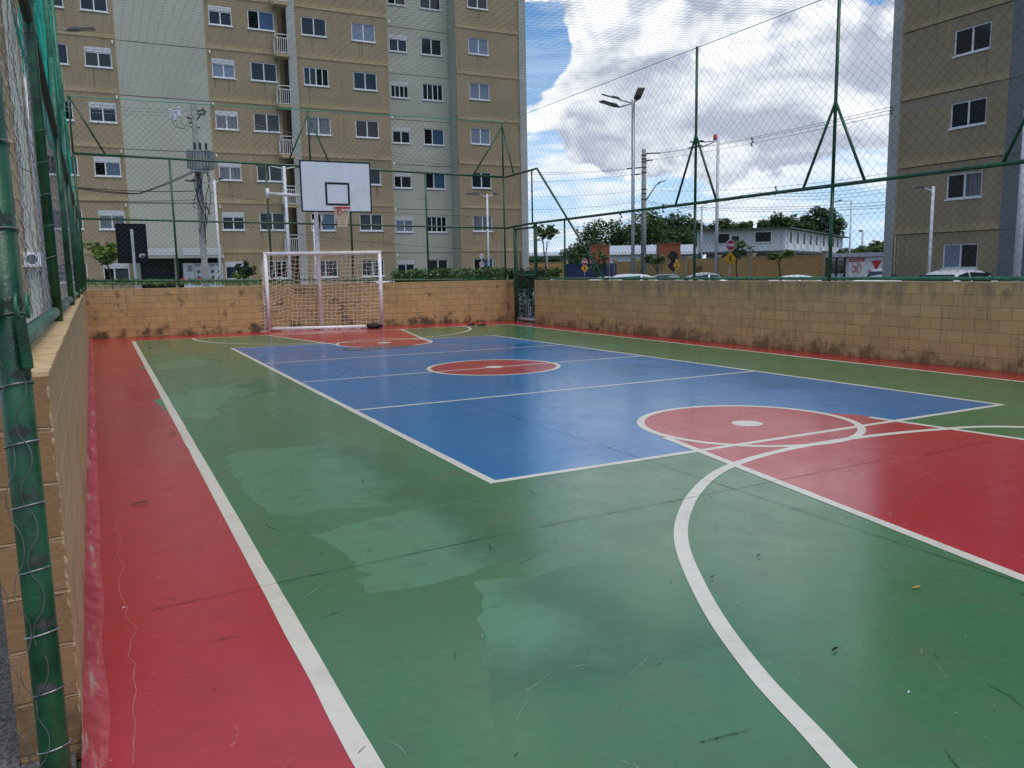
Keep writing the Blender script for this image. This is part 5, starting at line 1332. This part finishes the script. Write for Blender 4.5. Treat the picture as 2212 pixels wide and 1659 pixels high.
# low pale buildings between the towers
def lowhouse(label, u0, u1, vt0, vt1, d_, mat, depth=6, win=()):
    p0, p1 = DP(u0, 590, d_), DP(u1, 590, d_); zt_ = DP((u0+u1)/2, (vt0+vt1)/2, d_).z; ax = Vector((p1.x-p0.x, p1.y-p0.y, 0)); q = Vector((-ax.y, ax.x, 0)).normalized(); c = (p0+p1)/2
    t = thing('house', label, 'house', (p0.x, p0.y, GZ)); hw = ax.length/2
    g = MB(); g.obox((c.x+q.x*depth/2, c.y+q.y*depth/2, (zt_-.3)/2), ax, hw, depth/2, (zt_-.3)/2); g.build('wall', M[mat], t)
    g = MB(); h = zt_-.3; a_ = ax.normalized(); o0 = Vector((p0.x, p0.y, h)); o1 = Vector((p1.x, p1.y, h)); lift = px(DP(0, 0, 1).z*0+1, 1)*0
    g.prism([o0-q*.4-ZV*.35-a_*.2, o1-q*.4-ZV*.35+a_*.2, o1+q*depth*.5+ZV*.9+a_*.2, o0+q*depth*.5+ZV*.9-a_*.2], (0, 0, .08)); g.build('roof', M['roofpale'], t)
    for (ua, ub, va, vb) in win:
        w0, w1 = DP(ua, va, d_-.02), DP(ub, vb, d_-.02); cc = (w0+w1)/2; g = MB(); g.obox(cc-q*.03, ax, abs((w1-w0).dot(a_))/2, .04, abs(w1.z-w0.z)/2); g.build('window', M['black'], t)
    return t
lowhouse('low white shed with pale roof between the two brick towers', 1318, 1425, 541, 538, 108, 'offwhite', 7, ((1345, 1358, 553, 562),))
lowhouse('low pale house with a small window right of the brick tower', 1470, 1506, 537, 540, 102, 'offwhite', 6, ((1476.5, 1483.5, 555, 561),))
# two story pale house
dA, dB, dC = 93, 90, 126
A_, B_, C_ = DP(1510, 590, dA), DP(1693.5, 590, dB), DP(1818, 590, dC)
for p in (A_, B_, C_): p.z = 0
zr = DP(1693.5, 492, dB).z; zf = DP(1693.5, 541, dB).z
e1 = (B_-A_); e2 = (C_-B_)
t = thing('office_house', 'pale two story house with a long row of narrow windows, behind the street wall', 'building', (B_.x, B_.y, GZ))
D4 = A_+e2
g = MB()
def wall2(p, q, z0, z1): g.poly([p+ZV*z0, q+ZV*z0, q+ZV*z1, p+ZV*z1])
wall2(A_, B_, zf, zr-.1); wall2(D4, A_, zf, zr-.1); wall2(C_, D4, zf, zr-.1); g.build('front_wall', M['offwhite'], t)
g = MB(); wall2(B_, C_, zf, zr-.1); g.poly([A_+ZV*zf, B_+ZV*zf, C_+ZV*zf, D4+ZV*zf]); g.build('side_wall', M['offwhite'], t)
n1, n2 = e1.normalized(), e2.normalized(); o1 = Vector((n1.y, -n1.x, 0)); o2 = Vector((n2.y, -n2.x, 0))
g = MB(); g.prism([A_-n1*.5+o1*.6-n2*.3+ZV*(zr-.1), B_+n1*.5+o1*.7+ZV*(zr-.1), C_+n2*1.6+o2*.8+ZV*(zr-.1), D4+n2*1+ZV*(zr-.1)], (0, 0, .14)); g.build('roof', M['roofgrey'], t)
g = MB(); k = .6; g.prism([A_+n1*k+n2*k+ZV*GZ, B_-n1*k+n2*k+ZV*GZ, C_-n1*k-n2*k+ZV*GZ, D4+n1*k-n2*k+ZV*GZ], (0, 0, zf-GZ)); g.build('ground_floor', M['dgrey'], t)
g = MB()
for p, q, n_ in ((A_, B_, o1), (B_, C_, o2)): g.obox((p+q)/2+ZV*(zf-.12), q-p, (q-p).length/2+.12, .14, .13)
g.build('floor_slab', M['roofgrey'], t)
def onwall(u, v, p, n_): # point of a wall plane through p with normal n_
    r_ = ray(u, v); return O + r_*((p-O).dot(n_)/r_.dot(n_))
for (ua, ub, va, vb) in ((1547, 1576, 505, 526), (1580, 1597, 509.5, 535), (1631.5, 1666, 501, 523)):
    a_, b_ = onwall(ua, vb, A_, o1), onwall(ub, va, A_, o1); c_ = (a_+b_)/2; g = MB(); g.obox(c_+o1*.03, n1, abs((b_-a_).dot(n1))/2, .05, abs(b_.z-a_.z)/2); w_ = g.build('window', M['black'], t)
    g = MB(); hw = abs((b_-a_).dot(n1))/2
    for s in (-1, 1): g.obox(c_+o1*.05+n1*s*(hw+.04), n1, .05, .06, abs(b_.z-a_.z)/2+.09); g.obox(c_+o1*.05+ZV*s*(abs(b_.z-a_.z)/2+.045), n1, hw, .06, .045)
    g.build('frame', M['white2'], w_)
for u in (1508, 1600, 1603.5, 1692):
    a_ = onwall(u, 520, A_, o1); g = MB(); g.obox((a_.x, a_.y, (zf+zr)/2-.05), n1, .12, .12, (zr-zf)/2-.06); g.build('pilaster', M['offwhite'], t)
xs_ = [1707.5, 1722.5, 1736.5, 1750.5, 1763.5, 1779, 1789.5, 1799.5, 1809]
for k, u in enumerate(xs_):
    zc_ = zf+(zr-zf)*.60; hh = (zr-zf)*.25; a_ = onwall(u-2.6+.05*k, 510, B_, o2); b_ = onwall(u+2.6-.05*k, 510, B_, o2); c_ = (a_+b_)/2; hw = (b_-a_).length/2
    g = MB(); g.obox((c_.x+o2.x*.02, c_.y+o2.y*.02, zc_), n2, hw, .02, hh); w_ = g.build('window', M['black'], t)
    g = MB()
    for q_ in (a_-n2*hw*.45, b_+n2*hw*.45): g.obox((q_.x+o2.x*.03, q_.y+o2.y*.03, zc_-.3), n2, hw*.44, .03, hh+.5)
    g.obox((c_.x+o2.x*.03, c_.y+o2.y*.03, zc_-hh-.40), n2, hw, .028, .38); g.build('surround', M['white2'], w_)
# far long pale roof beyond the gate
p0, p1 = DP(1128, 590, 210), DP(1225, 590, 210); z0_, z1_ = DP(1170, 553, 210).z, DP(1170, 545, 210).z
t = thing('factory_hall', 'long low hall with a pale roof far beyond the gate', 'building', (p0.x, p0.y, GZ)); ax = Vector((p1.x-p0.x, p1.y-p0.y, 0)); q = Vector((-ax.y, ax.x, 0)).normalized(); c = (p0+p1)/2
g = MB(); g.obox((c.x+q.x*8, c.y+q.y*8, z0_/2), ax, ax.length/2, 8, z0_/2); g.build('wall', M['dgrey'], t)
g = MB(); A0 = Vector((p0.x, p0.y, z0_)); A1 = Vector((p1.x, p1.y, z0_)); g.prism([A0-q*1, A1-q*1, A1+q*8+ZV*(z1_-z0_), A0+q*8+ZV*(z1_-z0_)], (0, 0, .15)); g.build('roof', M['roofpale'], t)
rr_ = random.Random(66)
for k, (u, hw) in enumerate(((1150, 26), (1196, 30))):
    branchtree('tree', ['low bush line in front of the far hall, just right of the left block', 'low bush line in front of the far hall, left of the navy container'][k], 'tree', gz(u, 140, GZ), 2, DP(u, 563, 140), (px(hw, 140), 1.5, px(8, 140)), 700, .5, M['leafdark'], 200+k, .15)
# ------------------------------------------------------------------ writing helper
def text_mesh(name, body, size, mat, parent, origin, xdir, zdir, thick=.004, bold=0.0, sx=1.0):
    cu = bpy.data.curves.new(name, 'FONT'); cu.body = body; cu.size = size; cu.align_x = 'CENTER'; cu.align_y = 'CENTER'; cu.extrude = thick; cu.offset = bold
    tmp = bpy.data.objects.new('tmp', cu); COL.objects.link(tmp); dg = bpy.context.evaluated_depsgraph_get(); me = bpy.data.meshes.new_from_object(tmp.evaluated_get(dg))
    bpy.data.objects.remove(tmp)
    xd = Vector(xdir).normalized(); zd = Vector(zdir).normalized(); nd = xd.cross(zd)
    off = Vector(parent.location) if parent.parent is None else Vector(parent['wloc'])
    for v in me.vertices: v.co = Vector(origin)-off + xd*v.co.x*sx + zd*v.co.y + nd*v.co.z
    me.materials.clear(); me.materials.append(mat); me.name = name
    o = bpy.data.objects.new(name, me); COL.objects.link(o); o.parent = parent; o['wloc'] = tuple(off); return o
def ngon(c, r, n, xd, a0=0, asp=1): return [Vector(c)+xd*(r*math.cos(a0+2*math.pi*i/n)*asp)+ZV*(r*math.sin(a0+2*math.pi*i/n)) for i in range(n)]
# ------------------------------------------------------------------ traffic signs
def signpost(name, label, u, d, face=(0, -1), r=.03, vtop=520, group=None):
    b = pole_at(u, d); t = thing(name, label, 'sign', b, group); n = Vector((*face, 0)).normalized(); xd = Vector((-n.y, n.x, 0))
    zt_ = DP(u, vtop, d).z; MB().tube([b-n*.05, (b.x-n.x*.05, b.y-n.y*.05, zt_)], r, 8).build('post', M['galv'], t, True)
    return t, b, n, xd
def octa(t, b, n, xd, v, d, u, rr, back=False, text=True):
    c = Vector((b.x, b.y, DP(u, v, d).z)); o = MB().prism(ngon(c, rr, 8, xd, math.pi/8), -n*.012).build('stop_plate', M['signblk'] if back else M['signwhite'], t)
    if not back:
        MB().prism(ngon(c+n*.002, rr*.93, 8, xd, math.pi/8), n*.002).build('stop_field', M['signred'], o)
        if text: text_mesh('lettering', 'PARE', rr*.62, M['signwhite'], o, c+n*.008, xd, ZV, .003, .004*rr/.3, 1.0)
    return o
def diamond(t, b, n, xd, v, d, u, rr, back=False):
    c = Vector((b.x, b.y, DP(u, v, d).z)); o = MB().prism(ngon(c, rr, 4, xd), -n*.012).build('crossing_plate', M['signblk'] if back else M['signyel'], t)
    if back: return o
    g = MB()
    A = ngon(c+n*.003, rr*.95, 4, xd); B = ngon(c+n*.003, rr*.90, 4, xd); A.append(A[0]); B.append(B[0]); g.strip(A, B)
    g.build('border', M['signblk'], o)
    f = lambda x, z: c+n*.004+xd*x*rr+ZV*z*rr
    g = MB(); g.poly([f(.07*math.cos(a), .50+.075*math.sin(a)) for a in [2*math.pi*i/12 for i in range(12)]])
    for pl in ([(-.34, .16), (-.30, .24), (-.08, .40), (.08, .40), (.30, .24), (.34, .16), (.10, .26), (.12, -.02), (.16, -.55), (.06, -.56), (0, -.12), (-.06, -.56), (-.16, -.55), (-.12, -.02), (-.10, .26)],): g.poly([f(x, z) for x, z in pl])
    g.build('walker_figure', M['signblk'], o)
    g = MB()
    for k in (-2, -1, 1, 2): x = .22*k; g.poly([f(x*.85-.03, -.05), f(x*.85+.03, -.05), f(x*1.25+.04, -.05-.34+.05*abs(k)), f(x*1.25-.04, -.05-.34+.05*abs(k))])
    g.build('stripe_marks', M['signblk'], o)
    return o
t, b, n, xd = signpost('traffic_sign', 'stop sign reading PARE above an amber crossing sign, right of the second lamp post', 1577, 39, (-.12, -1), vtop=519)
octa(t, b, n, xd, 530, 39, 1577, .275); diamond(t, b, n, xd, 558.5, 38.8, 1577, .35)
t, b, n, xd = signpost('traffic_sign', 'small far stop sign over amber crossing sign in front of the navy container', 1263.5, 68, (-.1, -1), vtop=558)
octa(t, b, n, xd, 565.8, 68, 1263.5, .31, False, True); diamond(t, b, n, xd, 579.5, 67.8, 1263.5, .38)
t, b, n, xd = signpost('traffic_sign', 'dark back of a stop sign and diamond sign before the red brick tower', 1454, 50, (-.2, -1), vtop=545)
octa(t, b, n, xd, 553.5, 50, 1454, .33, True); diamond(t, b, n, xd, 573.5, 50, 1454, .40, True)
t, b, n, xd = signpost('traffic_sign', 'amber pedestrian crossing sign overlapping the dark sign back', 1462, 47, (.35, -1), vtop=560)
diamond(t, b, n, xd, 573.5, 46.9, 1462, .385)
t, b, n, xd = signpost('traffic_sign', 'round two-way arrow sign above a round 20 speed limit sign', 1041.5, 41, (.0, -1), .02, vtop=548)
def disc(v, rr):
    c = Vector((b.x, b.y, DP(1041.5, v, 41).z)); o = MB().prism(ngon(c, rr, 28, xd), -n*.01).build('round_plate', M['signwhite'], t)
    A = ngon(c+n*.003, rr, 28, xd); B = ngon(c+n*.003, rr*.80, 28, xd); A.append(A[0]); B.append(B[0]); g = MB(); g.strip(A, B); g.build('red_ring', M['signred'], o); return c, o
c, o = disc(553, .155); f = lambda x, z: c+n*.004+xd*x*.155+ZV*z*.155
g = MB()
for z, s in ((.22, -1), (-.22, 1)):
    g.poly([f(-.5, z-.07), f(.5, z-.07), f(.5, z+.07), f(-.5, z+.07)]); 
    tri = [f(s*.62, z), f(s*.30, z+.20), f(s*.30, z-.20)]; g.poly(tri if s < 0 else tri[::-1])
g.build('arrows', M['signblk'], o)
c, o = disc(570.5, .160); text_mesh('numerals', '20', .20, M['signblk'], o, c+n*.005+ZV*.01, xd, ZV, .002, .004)
# black panel seen from behind
yP = 31.0; q = [PY(249, 482, yP), PY(315, 484, yP), PY(321, 568.8, yP), PY(254, 568.7, yP)]
x0_, x1_, zt_, zb_ = (q[0].x+q[3].x)/2, (q[1].x+q[2].x)/2, (q[0].z+q[1].z)/2, (q[2].z+q[3].z)/2
pc = PY(284, 495, yP-.08)
t = thing('black_panel', 'black sign panel seen from behind on a grey post, left of the transformer pole', 'sign', (pc.x, yP, GZ))
MB().box(x0_, yP, zb_, x1_, yP+.03, zt_).build('panel', M['panelblk'], t)
MB().box(pc.x-.045, yP-.09, GZ, pc.x+.045, yP-.004, pc.z).build('post', M['galv'], t)
lc = PY(306, 551, yP-.003); g = MB()
def lp(x, z): return (lc.x+x*.55, yP-.003, lc.z+z*.55)
g.poly([lp(-.17, -.10), lp(-.12, .02), lp(-.05, .10), lp(-.02, .09), lp(-.09, .0), lp(-.12, -.10)]); g.poly([lp(-.10, -.10), lp(-.05, .0), lp(.0, .05), lp(-.03, -.04), lp(-.06, -.11)]); g.poly([lp(.0, .02), lp(.20, .03), lp(.20, .075), lp(.01, .07)])
for k in range(4): g.poly([lp(.02+.05*k, -.06), lp(.055+.05*k, -.06), lp(.055+.05*k, -.04), lp(.02+.05*k, -.04)]); g.poly([lp(-.10+.07*k, -.17), lp(-.06+.07*k, -.17), lp(-.06+.07*k, -.155), lp(-.10+.07*k, -.155)])
g.build('white_emblem', M['signwhite'], t)
# ------------------------------------------------------------------ market cabin
dM = 56; mA, mB_, mC = DP(1786, 590, 57.4), DP(1826, 590, 56.6), DP(1945, 590, 54.4)
for p in (mA, mB_, mC): p.z = GZ
zt_ = DP(1830, 548, dM).z; ax = (mC-mA).normalized(); q = Vector((-ax.y, ax.x, 0)); fr = -q
t = thing('market_cabin', 'white market cabin with red triangles and a round 24 hour emblem, beside the right block', 'shop', mA)
Lm = (mC-mA).length; c = (mA+mC)/2+q*1.25
g = MB(); g.obox((c.x, c.y, zt_/2-.03), ax, Lm/2, 1.22, zt_/2-.05); g.build('cabin_body', M['signwhite'], t)
g = MB(); g.obox((c.x+fr.x*.05, c.y+fr.y*.05, zt_-.09), ax, Lm/2+.05, 1.38, .14); g.build('roof', M['roofpale'], t)
g = MB(); g.obox((c.x+fr.x*1.30, c.y+fr.y*1.30, zt_-.20), ax, Lm/2+.04, .06, .065)
k0 = (mB_-mA).length
for s in (0, k0*.52, k0*.96): p = mA+ax*s+fr*.06; g.obox((p.x, p.y, zt_/2-.1), ax, .055, .05, zt_/2-.12)
g.build('black_frame', M['black'], t)
for s0, s1 in ((.06, k0*.50), (k0*.55, k0*.92)):
    p = mA+ax*(s0+s1)/2+fr*.05; g = MB(); g.obox((p.x, p.y, .98), ax, (s1-s0)/2, .02, .88); dr_ = g.build('glass_door', M['carglass'], t)
    g = MB(); g.obox((p.x+fr.x*.022, p.y+fr.y*.022, .55), ax, (s1-s0)/2-.03, .006, .42); g.build('white_film', M['curtain'], dr_)
def mp(u, v): # point on the sign face
    pl = mA+fr*.06; return onwall(u, v, pl, fr)
def mpoly(name, pts, mat, k=.004):
    g = MB(); g.prism([mp(*p)+fr*k for p in pts], fr*.004); return g.build(name, mat, t)
mpoly('sign_face', [(1833, 556.3), (1945, 552), (1945, 604), (1833, 604)], M['signwhite'], -.03)
rb = mpoly('red_banner', [(1834.2, 558.6), (1868, 557.0), (1868, 564.4), (1834.2, 565.9)], M['mktred'])
mc = mp(1851, 561.9); sc_ = dM/FPX
text_mesh('lettering', 'MINI MERCADO', 3.9*sc_, M['signwhite'], rb, mc+fr*.012, ax, ZV, .002, .0015, 1.0)
for tri in ([(1882, 563), (1905, 562), (1893, 583.5)], [(1874, 584), (1888.5, 583.5), (1880.5, 594.5)], [(1908, 555), (1916, 554.8), (1912, 561)], [(1908, 573), (1918, 590), (1902, 590)]): mpoly('red_triangle', tri, M['mktred'])
ec = mp(1849.8, 580.3); rr = 10.4*sc_
def arc(a0, a1, mat, nm):
    A = [ec+fr*.006+ax*rr*math.cos(R(a))*1.0+ZV*rr*1.12*math.sin(R(a)) for a in range(a0, a1+1, 6)]; B = [ec+fr*.006+(p-ec-fr*.006)*.88 for p in A]; g = MB(); g.strip(A, B); return g.build(nm, mat, t)
em = arc(-20, 98, M['mktred'], 'emblem_arc'); arc(-84, -26, M['mktgold'], 'emblem_arc'); arc(150, 168, M['mktred'], 'emblem_arc'); arc(186, 210, M['mktred'], 'emblem_arc'); arc(222, 240, M['mktgold'], 'emblem_arc')
text_mesh('lettering', 'ABERTO', 3.9*sc_, M['mktred'], em, ec+fr*.008+ZV*5.0*sc_-ax*.4*sc_, ax, ZV, .002, .004)
text_mesh('numerals', '24', 9.0*sc_, M['mktred'], em, ec+fr*.008-ZV*.6*sc_-ax*.3*sc_, ax, ZV, .002, .006)
text_mesh('lettering', 'HORAS', 3.7*sc_, M['mktred'], em, ec+fr*.008-ZV*6.2*sc_-ax*.4*sc_, ax, ZV, .002, .004)
# ------------------------------------------------------------------ small things lying about
c = G(1978, 1268, .012)
g = MB(); L = []; Q = []
for i in range(9): k = i/8; w_ = .008*math.sin(math.pi*k)**.7; x = -.032+.064*k; L.append(c+Vector((x, -.006*math.sin(k*3)+w_, .004*math.sin(k*3.1)))); Q.append(c+Vector((x, -.006*math.sin(k*3)-w_, .003+.003*math.sin(k*3.1))))
g.strip(L, Q); tag(g.build('fallen_leaf', M['leaforange'], loc=c), 'small orange dry leaf on the green floor at right', 'leaf')
def twig(label, u, v, L, ang, seed):
    c = G(u, v, .008); rnd = random.Random(seed); g = MB(); d = Vector((math.cos(ang), math.sin(ang), 0)); n_ = Vector((-d.y, d.x, 0))
    g.tube([c-d*L/2, c+n_*.01+ZV*.012, c+d*L/2+ZV*.004], [.004, .006, .003], 6)
    for k in (-.1, .15, .3): g.tube([c+d*L*k+ZV*.01, c+d*L*(k+.2)+n_*L*rnd.uniform(-.4, .4)+ZV*.015], [.004, .002], 5)
    tag(g.build('twig', M['twig'], loc=c), label, 'twig')
twig('forked dry twig on the red strip at left', 302, 1088, .11, .1, 1)
twig('thin broken twig further up the red strip', 330, 712, .12, -.1, 2) if False else None
twig('small twig on the red strip near the white line', 372, 938, .07, .3, 3)
for i, (u, v, a) in enumerate(((1018.5, 702.3, .15), (1041, 702.8, -.1))):
    c = G(u, v, .012); g = MB(); d = Vector((math.cos(a), math.sin(a), 0)); n_ = Vector((-d.y, d.x, 0)); pts = []
    for k in range(20):
        an = 2*math.pi*k/20; pts.append(c+d*.15*math.cos(an)+n_*(.052-.012*math.cos(an-.6))*math.sin(an))
    t = thing('sandal', ['left black rubber sandal of the pair by the far wall corner', 'right black rubber sandal of the pair by the far wall corner'][i], 'sandal', c, 'pair of sandals at the far wall')
    MB().prism(pts, (0, 0, .028)).build('sole', M['rubber'], t); g = MB(); g.tube([c+n_*.05+d*.01+ZV*.03, c+d*.09+ZV*.06, c-n_*.05+d*.01+ZV*.03], .010, 6); g.build('strap', M['rubber'], t, True)
c = G(810, 704.5, .07); g = MB(); rnd = random.Random(9)
g.sphere(c, .125, 18, 10, (1.6, .9, .62))
for v_ in g.v:
    q = (v_-c); k = 1+.7*noise.noise(v_*7)+.2*noise.noise(v_*19); v_.x = c.x+q.x*k; v_.y = c.y+q.y*k; v_.z = max(.004, c.z+q.z*k)
tag(g.build('cloth_bundle', M['rubber'], None, True, loc=c), 'crumpled black bag lying at the foot of the right goal post', 'bag')
rnd = random.Random(12)
for i, (u, v, s, mt) in enumerate(((1640, 1200, .016, 'rubber'), (1806, 1402, .022, 'rubber'), (1540, 1246, .014, 'container'), (178*1.82, 752, .05, 'twig'), (268, 1313, .010, 'signwhite'), (1965, 1496, .010, 'signwhite'), (1425, 1436, .008, 'rubber'))):
    c = G(u, v, .010); g = MB(); g.tube([c-Vector((s, 0, 0)), c+Vector((0, .004, .004)), c+Vector((s*.8, s*.3, 0))], [s*.12, s*.25, s*.1], 5)
    tag(g.build('litter', M[mt], loc=c), ['dark scrap inside the near white arc', 'dark crumpled scrap on the green floor lower right', 'tiny blue scrap beside the near white arc', 'dry leaf scrap on the far left green strip', 'pale paint flake on the floor crack', 'white speck near the right edge of the floor', 'dark crumb on the green floor near the bottom'][i], 'litter')
# worn white patches and the air conditioner on the left part of the block
c = PY(75, 560, BY-.35)
t = thing('air_conditioner', 'white air conditioner box on a bracket seen through the left wire mesh', 'air conditioner', (c.x, BY, c.z))
MB().box(c.x-.42, BY-.55, c.z-.28, c.x+.42, BY-.12, c.z+.30).build('casing', M['whitepaint'], t, bevel=.02)
g = MB(); g.tube([(c.x-.1, BY-.56, c.z), (c.x-.1, BY-.552, c.z)], .22, 24); g.build('fan_grille', M['lamp'], t)
MB().box(c.x-.5, BY-.58, c.z-.34, c.x+.5, BY-.01, c.z-.29).build('bracket', M['whitepaint'], t)

# ------------------------------------------------------------------ sky, sun, exposure
w = bpy.data.worlds.new('World'); S.world = w; w.use_nodes = True
t = NT(w.node_tree); bg = w.node_tree.nodes['Background']
SUN_EL, SUN_AZ = R(64), R(165)     # azimuth measured from +y towards +x
sky = t.new('ShaderNodeTexSky', sky_type='NISHITA'); sky.sun_disc = False; sky.sun_elevation = SUN_EL; sky.sun_rotation = SUN_AZ
sky.air_density = 1.0; sky.dust_density = .4; sky.ozone_density = 2.0
D_ = t.new('ShaderNodeTexCoord').outputs['Generated']
sp = t.new('ShaderNodeSeparateXYZ'); t.put(sp.inputs[0], D_)
el = sp.outputs[2]
def dirn(u, v): return ray(u, v).normalized()
def blob(u, v, rx, amp):                       # soft lump of cloud in a given direction of the sky
    n = t.new('ShaderNodeVectorMath', operation='DISTANCE'); t.put(n.inputs[0], D_); n.inputs[1].default_value = dirn(u, v)
    return t.ramp(n.outputs['Value'], 0, rx/FPX, amp, 0)
def addup(l):
    r = l[0]
    for q in l[1:]: r = t.math('ADD', r, q)
    return r
warp = t.new('ShaderNodeTexNoise'); t.put(warp.inputs['Vector'], D_); warp.inputs['Scale'].default_value = 5; warp.inputs['Detail'].default_value = 3
wv = t.new('ShaderNodeVectorMath', operation='MULTIPLY_ADD'); t.put(wv.inputs[0], warp.outputs['Color']); wv.inputs[1].default_value = (.08, .08, .05); t.put(wv.inputs[2], D_)
dc = wv.outputs[0]
# heaped cloud
def puff(loc=(0, 0, 0)):
    n = t.new('ShaderNodeTexVoronoi', feature='F1'); t.put(n.inputs['Vector'], t.map(dc, (1, 1, 1.5), loc=loc))
    n.inputs['Scale'].default_value = 11; n.inputs['Detail'].default_value = 2.5; n.inputs['Roughness'].default_value = .55; n.inputs['Lacunarity'].default_value = 2.3
    n.normalize = True
    return t.math('SUBTRACT', 1.0, n.outputs['Distance'])
cum = t.noise(t.map(dc, (1, 1, 1.35)), 8, 9, .58)
pf = puff(); pf2 = puff((.012, -.010, -.030))
bl1 = addup([blob(1420, 110, 300, .40), blob(1650, 70, 320, .38), blob(1290, 215, 150, .20), blob(1900, 120, 300, .30), blob(1215, 215, 80, .16), blob(1250, 80, 80, .14), blob(1600, 270, 330, .30), blob(1330, 290, 150, .20),
             blob(1150, 110, 120, -.50), blob(1430, -15, 75, -.36), blob(1870, -5, 70, -.34), blob(1165, 235, 45, -.12), blob(1320, 10, 60, -.16)])
den = addup([t.math('MULTIPLY', cum, .8), t.math('MULTIPLY', pf, .55), bl1, t.ramp(el, .05, .14, -.42, 0)])
a1 = t.ramp(den, .80, .87)
shade = t.math('ADD', t.math('MULTIPLY', t.math('SUBTRACT', pf, pf2), 4.4), t.math('MULTIPLY', t.math('SUBTRACT', pf, .74), 2.0))
dark = addup([blob(1760, 265, 260, .95), blob(1560, 255, 170, .60), blob(1330, 290, 170, .65), blob(1900, 190, 150, .40), blob(1420, 190, 130, .35), blob(1300, 150, 80, .25)])
dk = t.math('MULTIPLY', dark, t.ramp(t.noise(t.map(dc, (1, 1, 3.0)), 7, 7, .56), .30, .60))
soft = t.ramp(dark, .15, .6, 1, .30)
lum = t.math('ADD', t.math('SUBTRACT', .80, t.math('MULTIPLY', dk, 1.1)), t.math('MULTIPLY', shade, soft), clamp=True)
lum = t.math('ADD', t.math('MULTIPLY', lum, .86), t.math('MULTIPLY', t.noise(t.map(dc, (1, 1, 2)), 14, 6, .6), .22))
c1 = t.mix(lum, (.31, .36, .46), (.84, .86, .89))
# streaky layer low over the roofs
lay = t.noise(t.map(dc, (1, 1, 6.5)), 6.5, 9, .60)
lb = t.math('ADD', lay, addup([blob(1250, 390, 180, .12), blob(1640, 395, 230, .12), blob(1850, 420, 150, -.06), blob(1200, 470, 130, -.10), blob(1450, 425, 80, -.14), blob(1800, 480, 200, -.06), blob(1880, 330, 110, .12)]))
a2 = t.math('MULTIPLY', t.math('MULTIPLY', t.ramp(lb, .40, .62), .95), t.ramp(el, .15, .24, 1, .22))
c2 = t.mix(t.ramp(t.noise(t.map(dc, (1, 1, 4), loc=(3, 1, 0)), 8, 7, .6), .36, .60), (.60, .68, .80), (.84, .86, .89))
skyc = t.mix(1.0, sky.outputs[0], (.52, .84, 1.10), 'MULTIPLY')
haze = t.mix(t.ramp(el, 0, .36, .80, .0), skyc, (4.6, 6.3, 8.4))
x1 = t.mix(a2, haze, t.mix(1.0, c2, (10, 10, 10), 'MULTIPLY'))
x2 = t.mix(a1, x1, t.mix(1.0, c1, (10, 10, 10), 'MULTIPLY'))
t.put(bg.inputs['Color'], x2); bg.inputs['Strength'].default_value = .1
sun = bpy.data.lights.new('sun', 'SUN'); so = bpy.data.objects.new('sun', sun); COL.objects.link(so)
sun.energy = 1.5; sun.angle = R(40); sun.color = (1, .94, .86)
dv = Vector((math.sin(SUN_AZ)*math.cos(SUN_EL), math.cos(SUN_AZ)*math.cos(SUN_EL), math.sin(SUN_EL)))
so.rotation_euler = dv.to_track_quat('Z', 'Y').to_euler()
S.view_settings.view_transform = 'Standard'; S.view_settings.look = 'None'; S.view_settings.exposure = .41; S.view_settings.gamma = 1
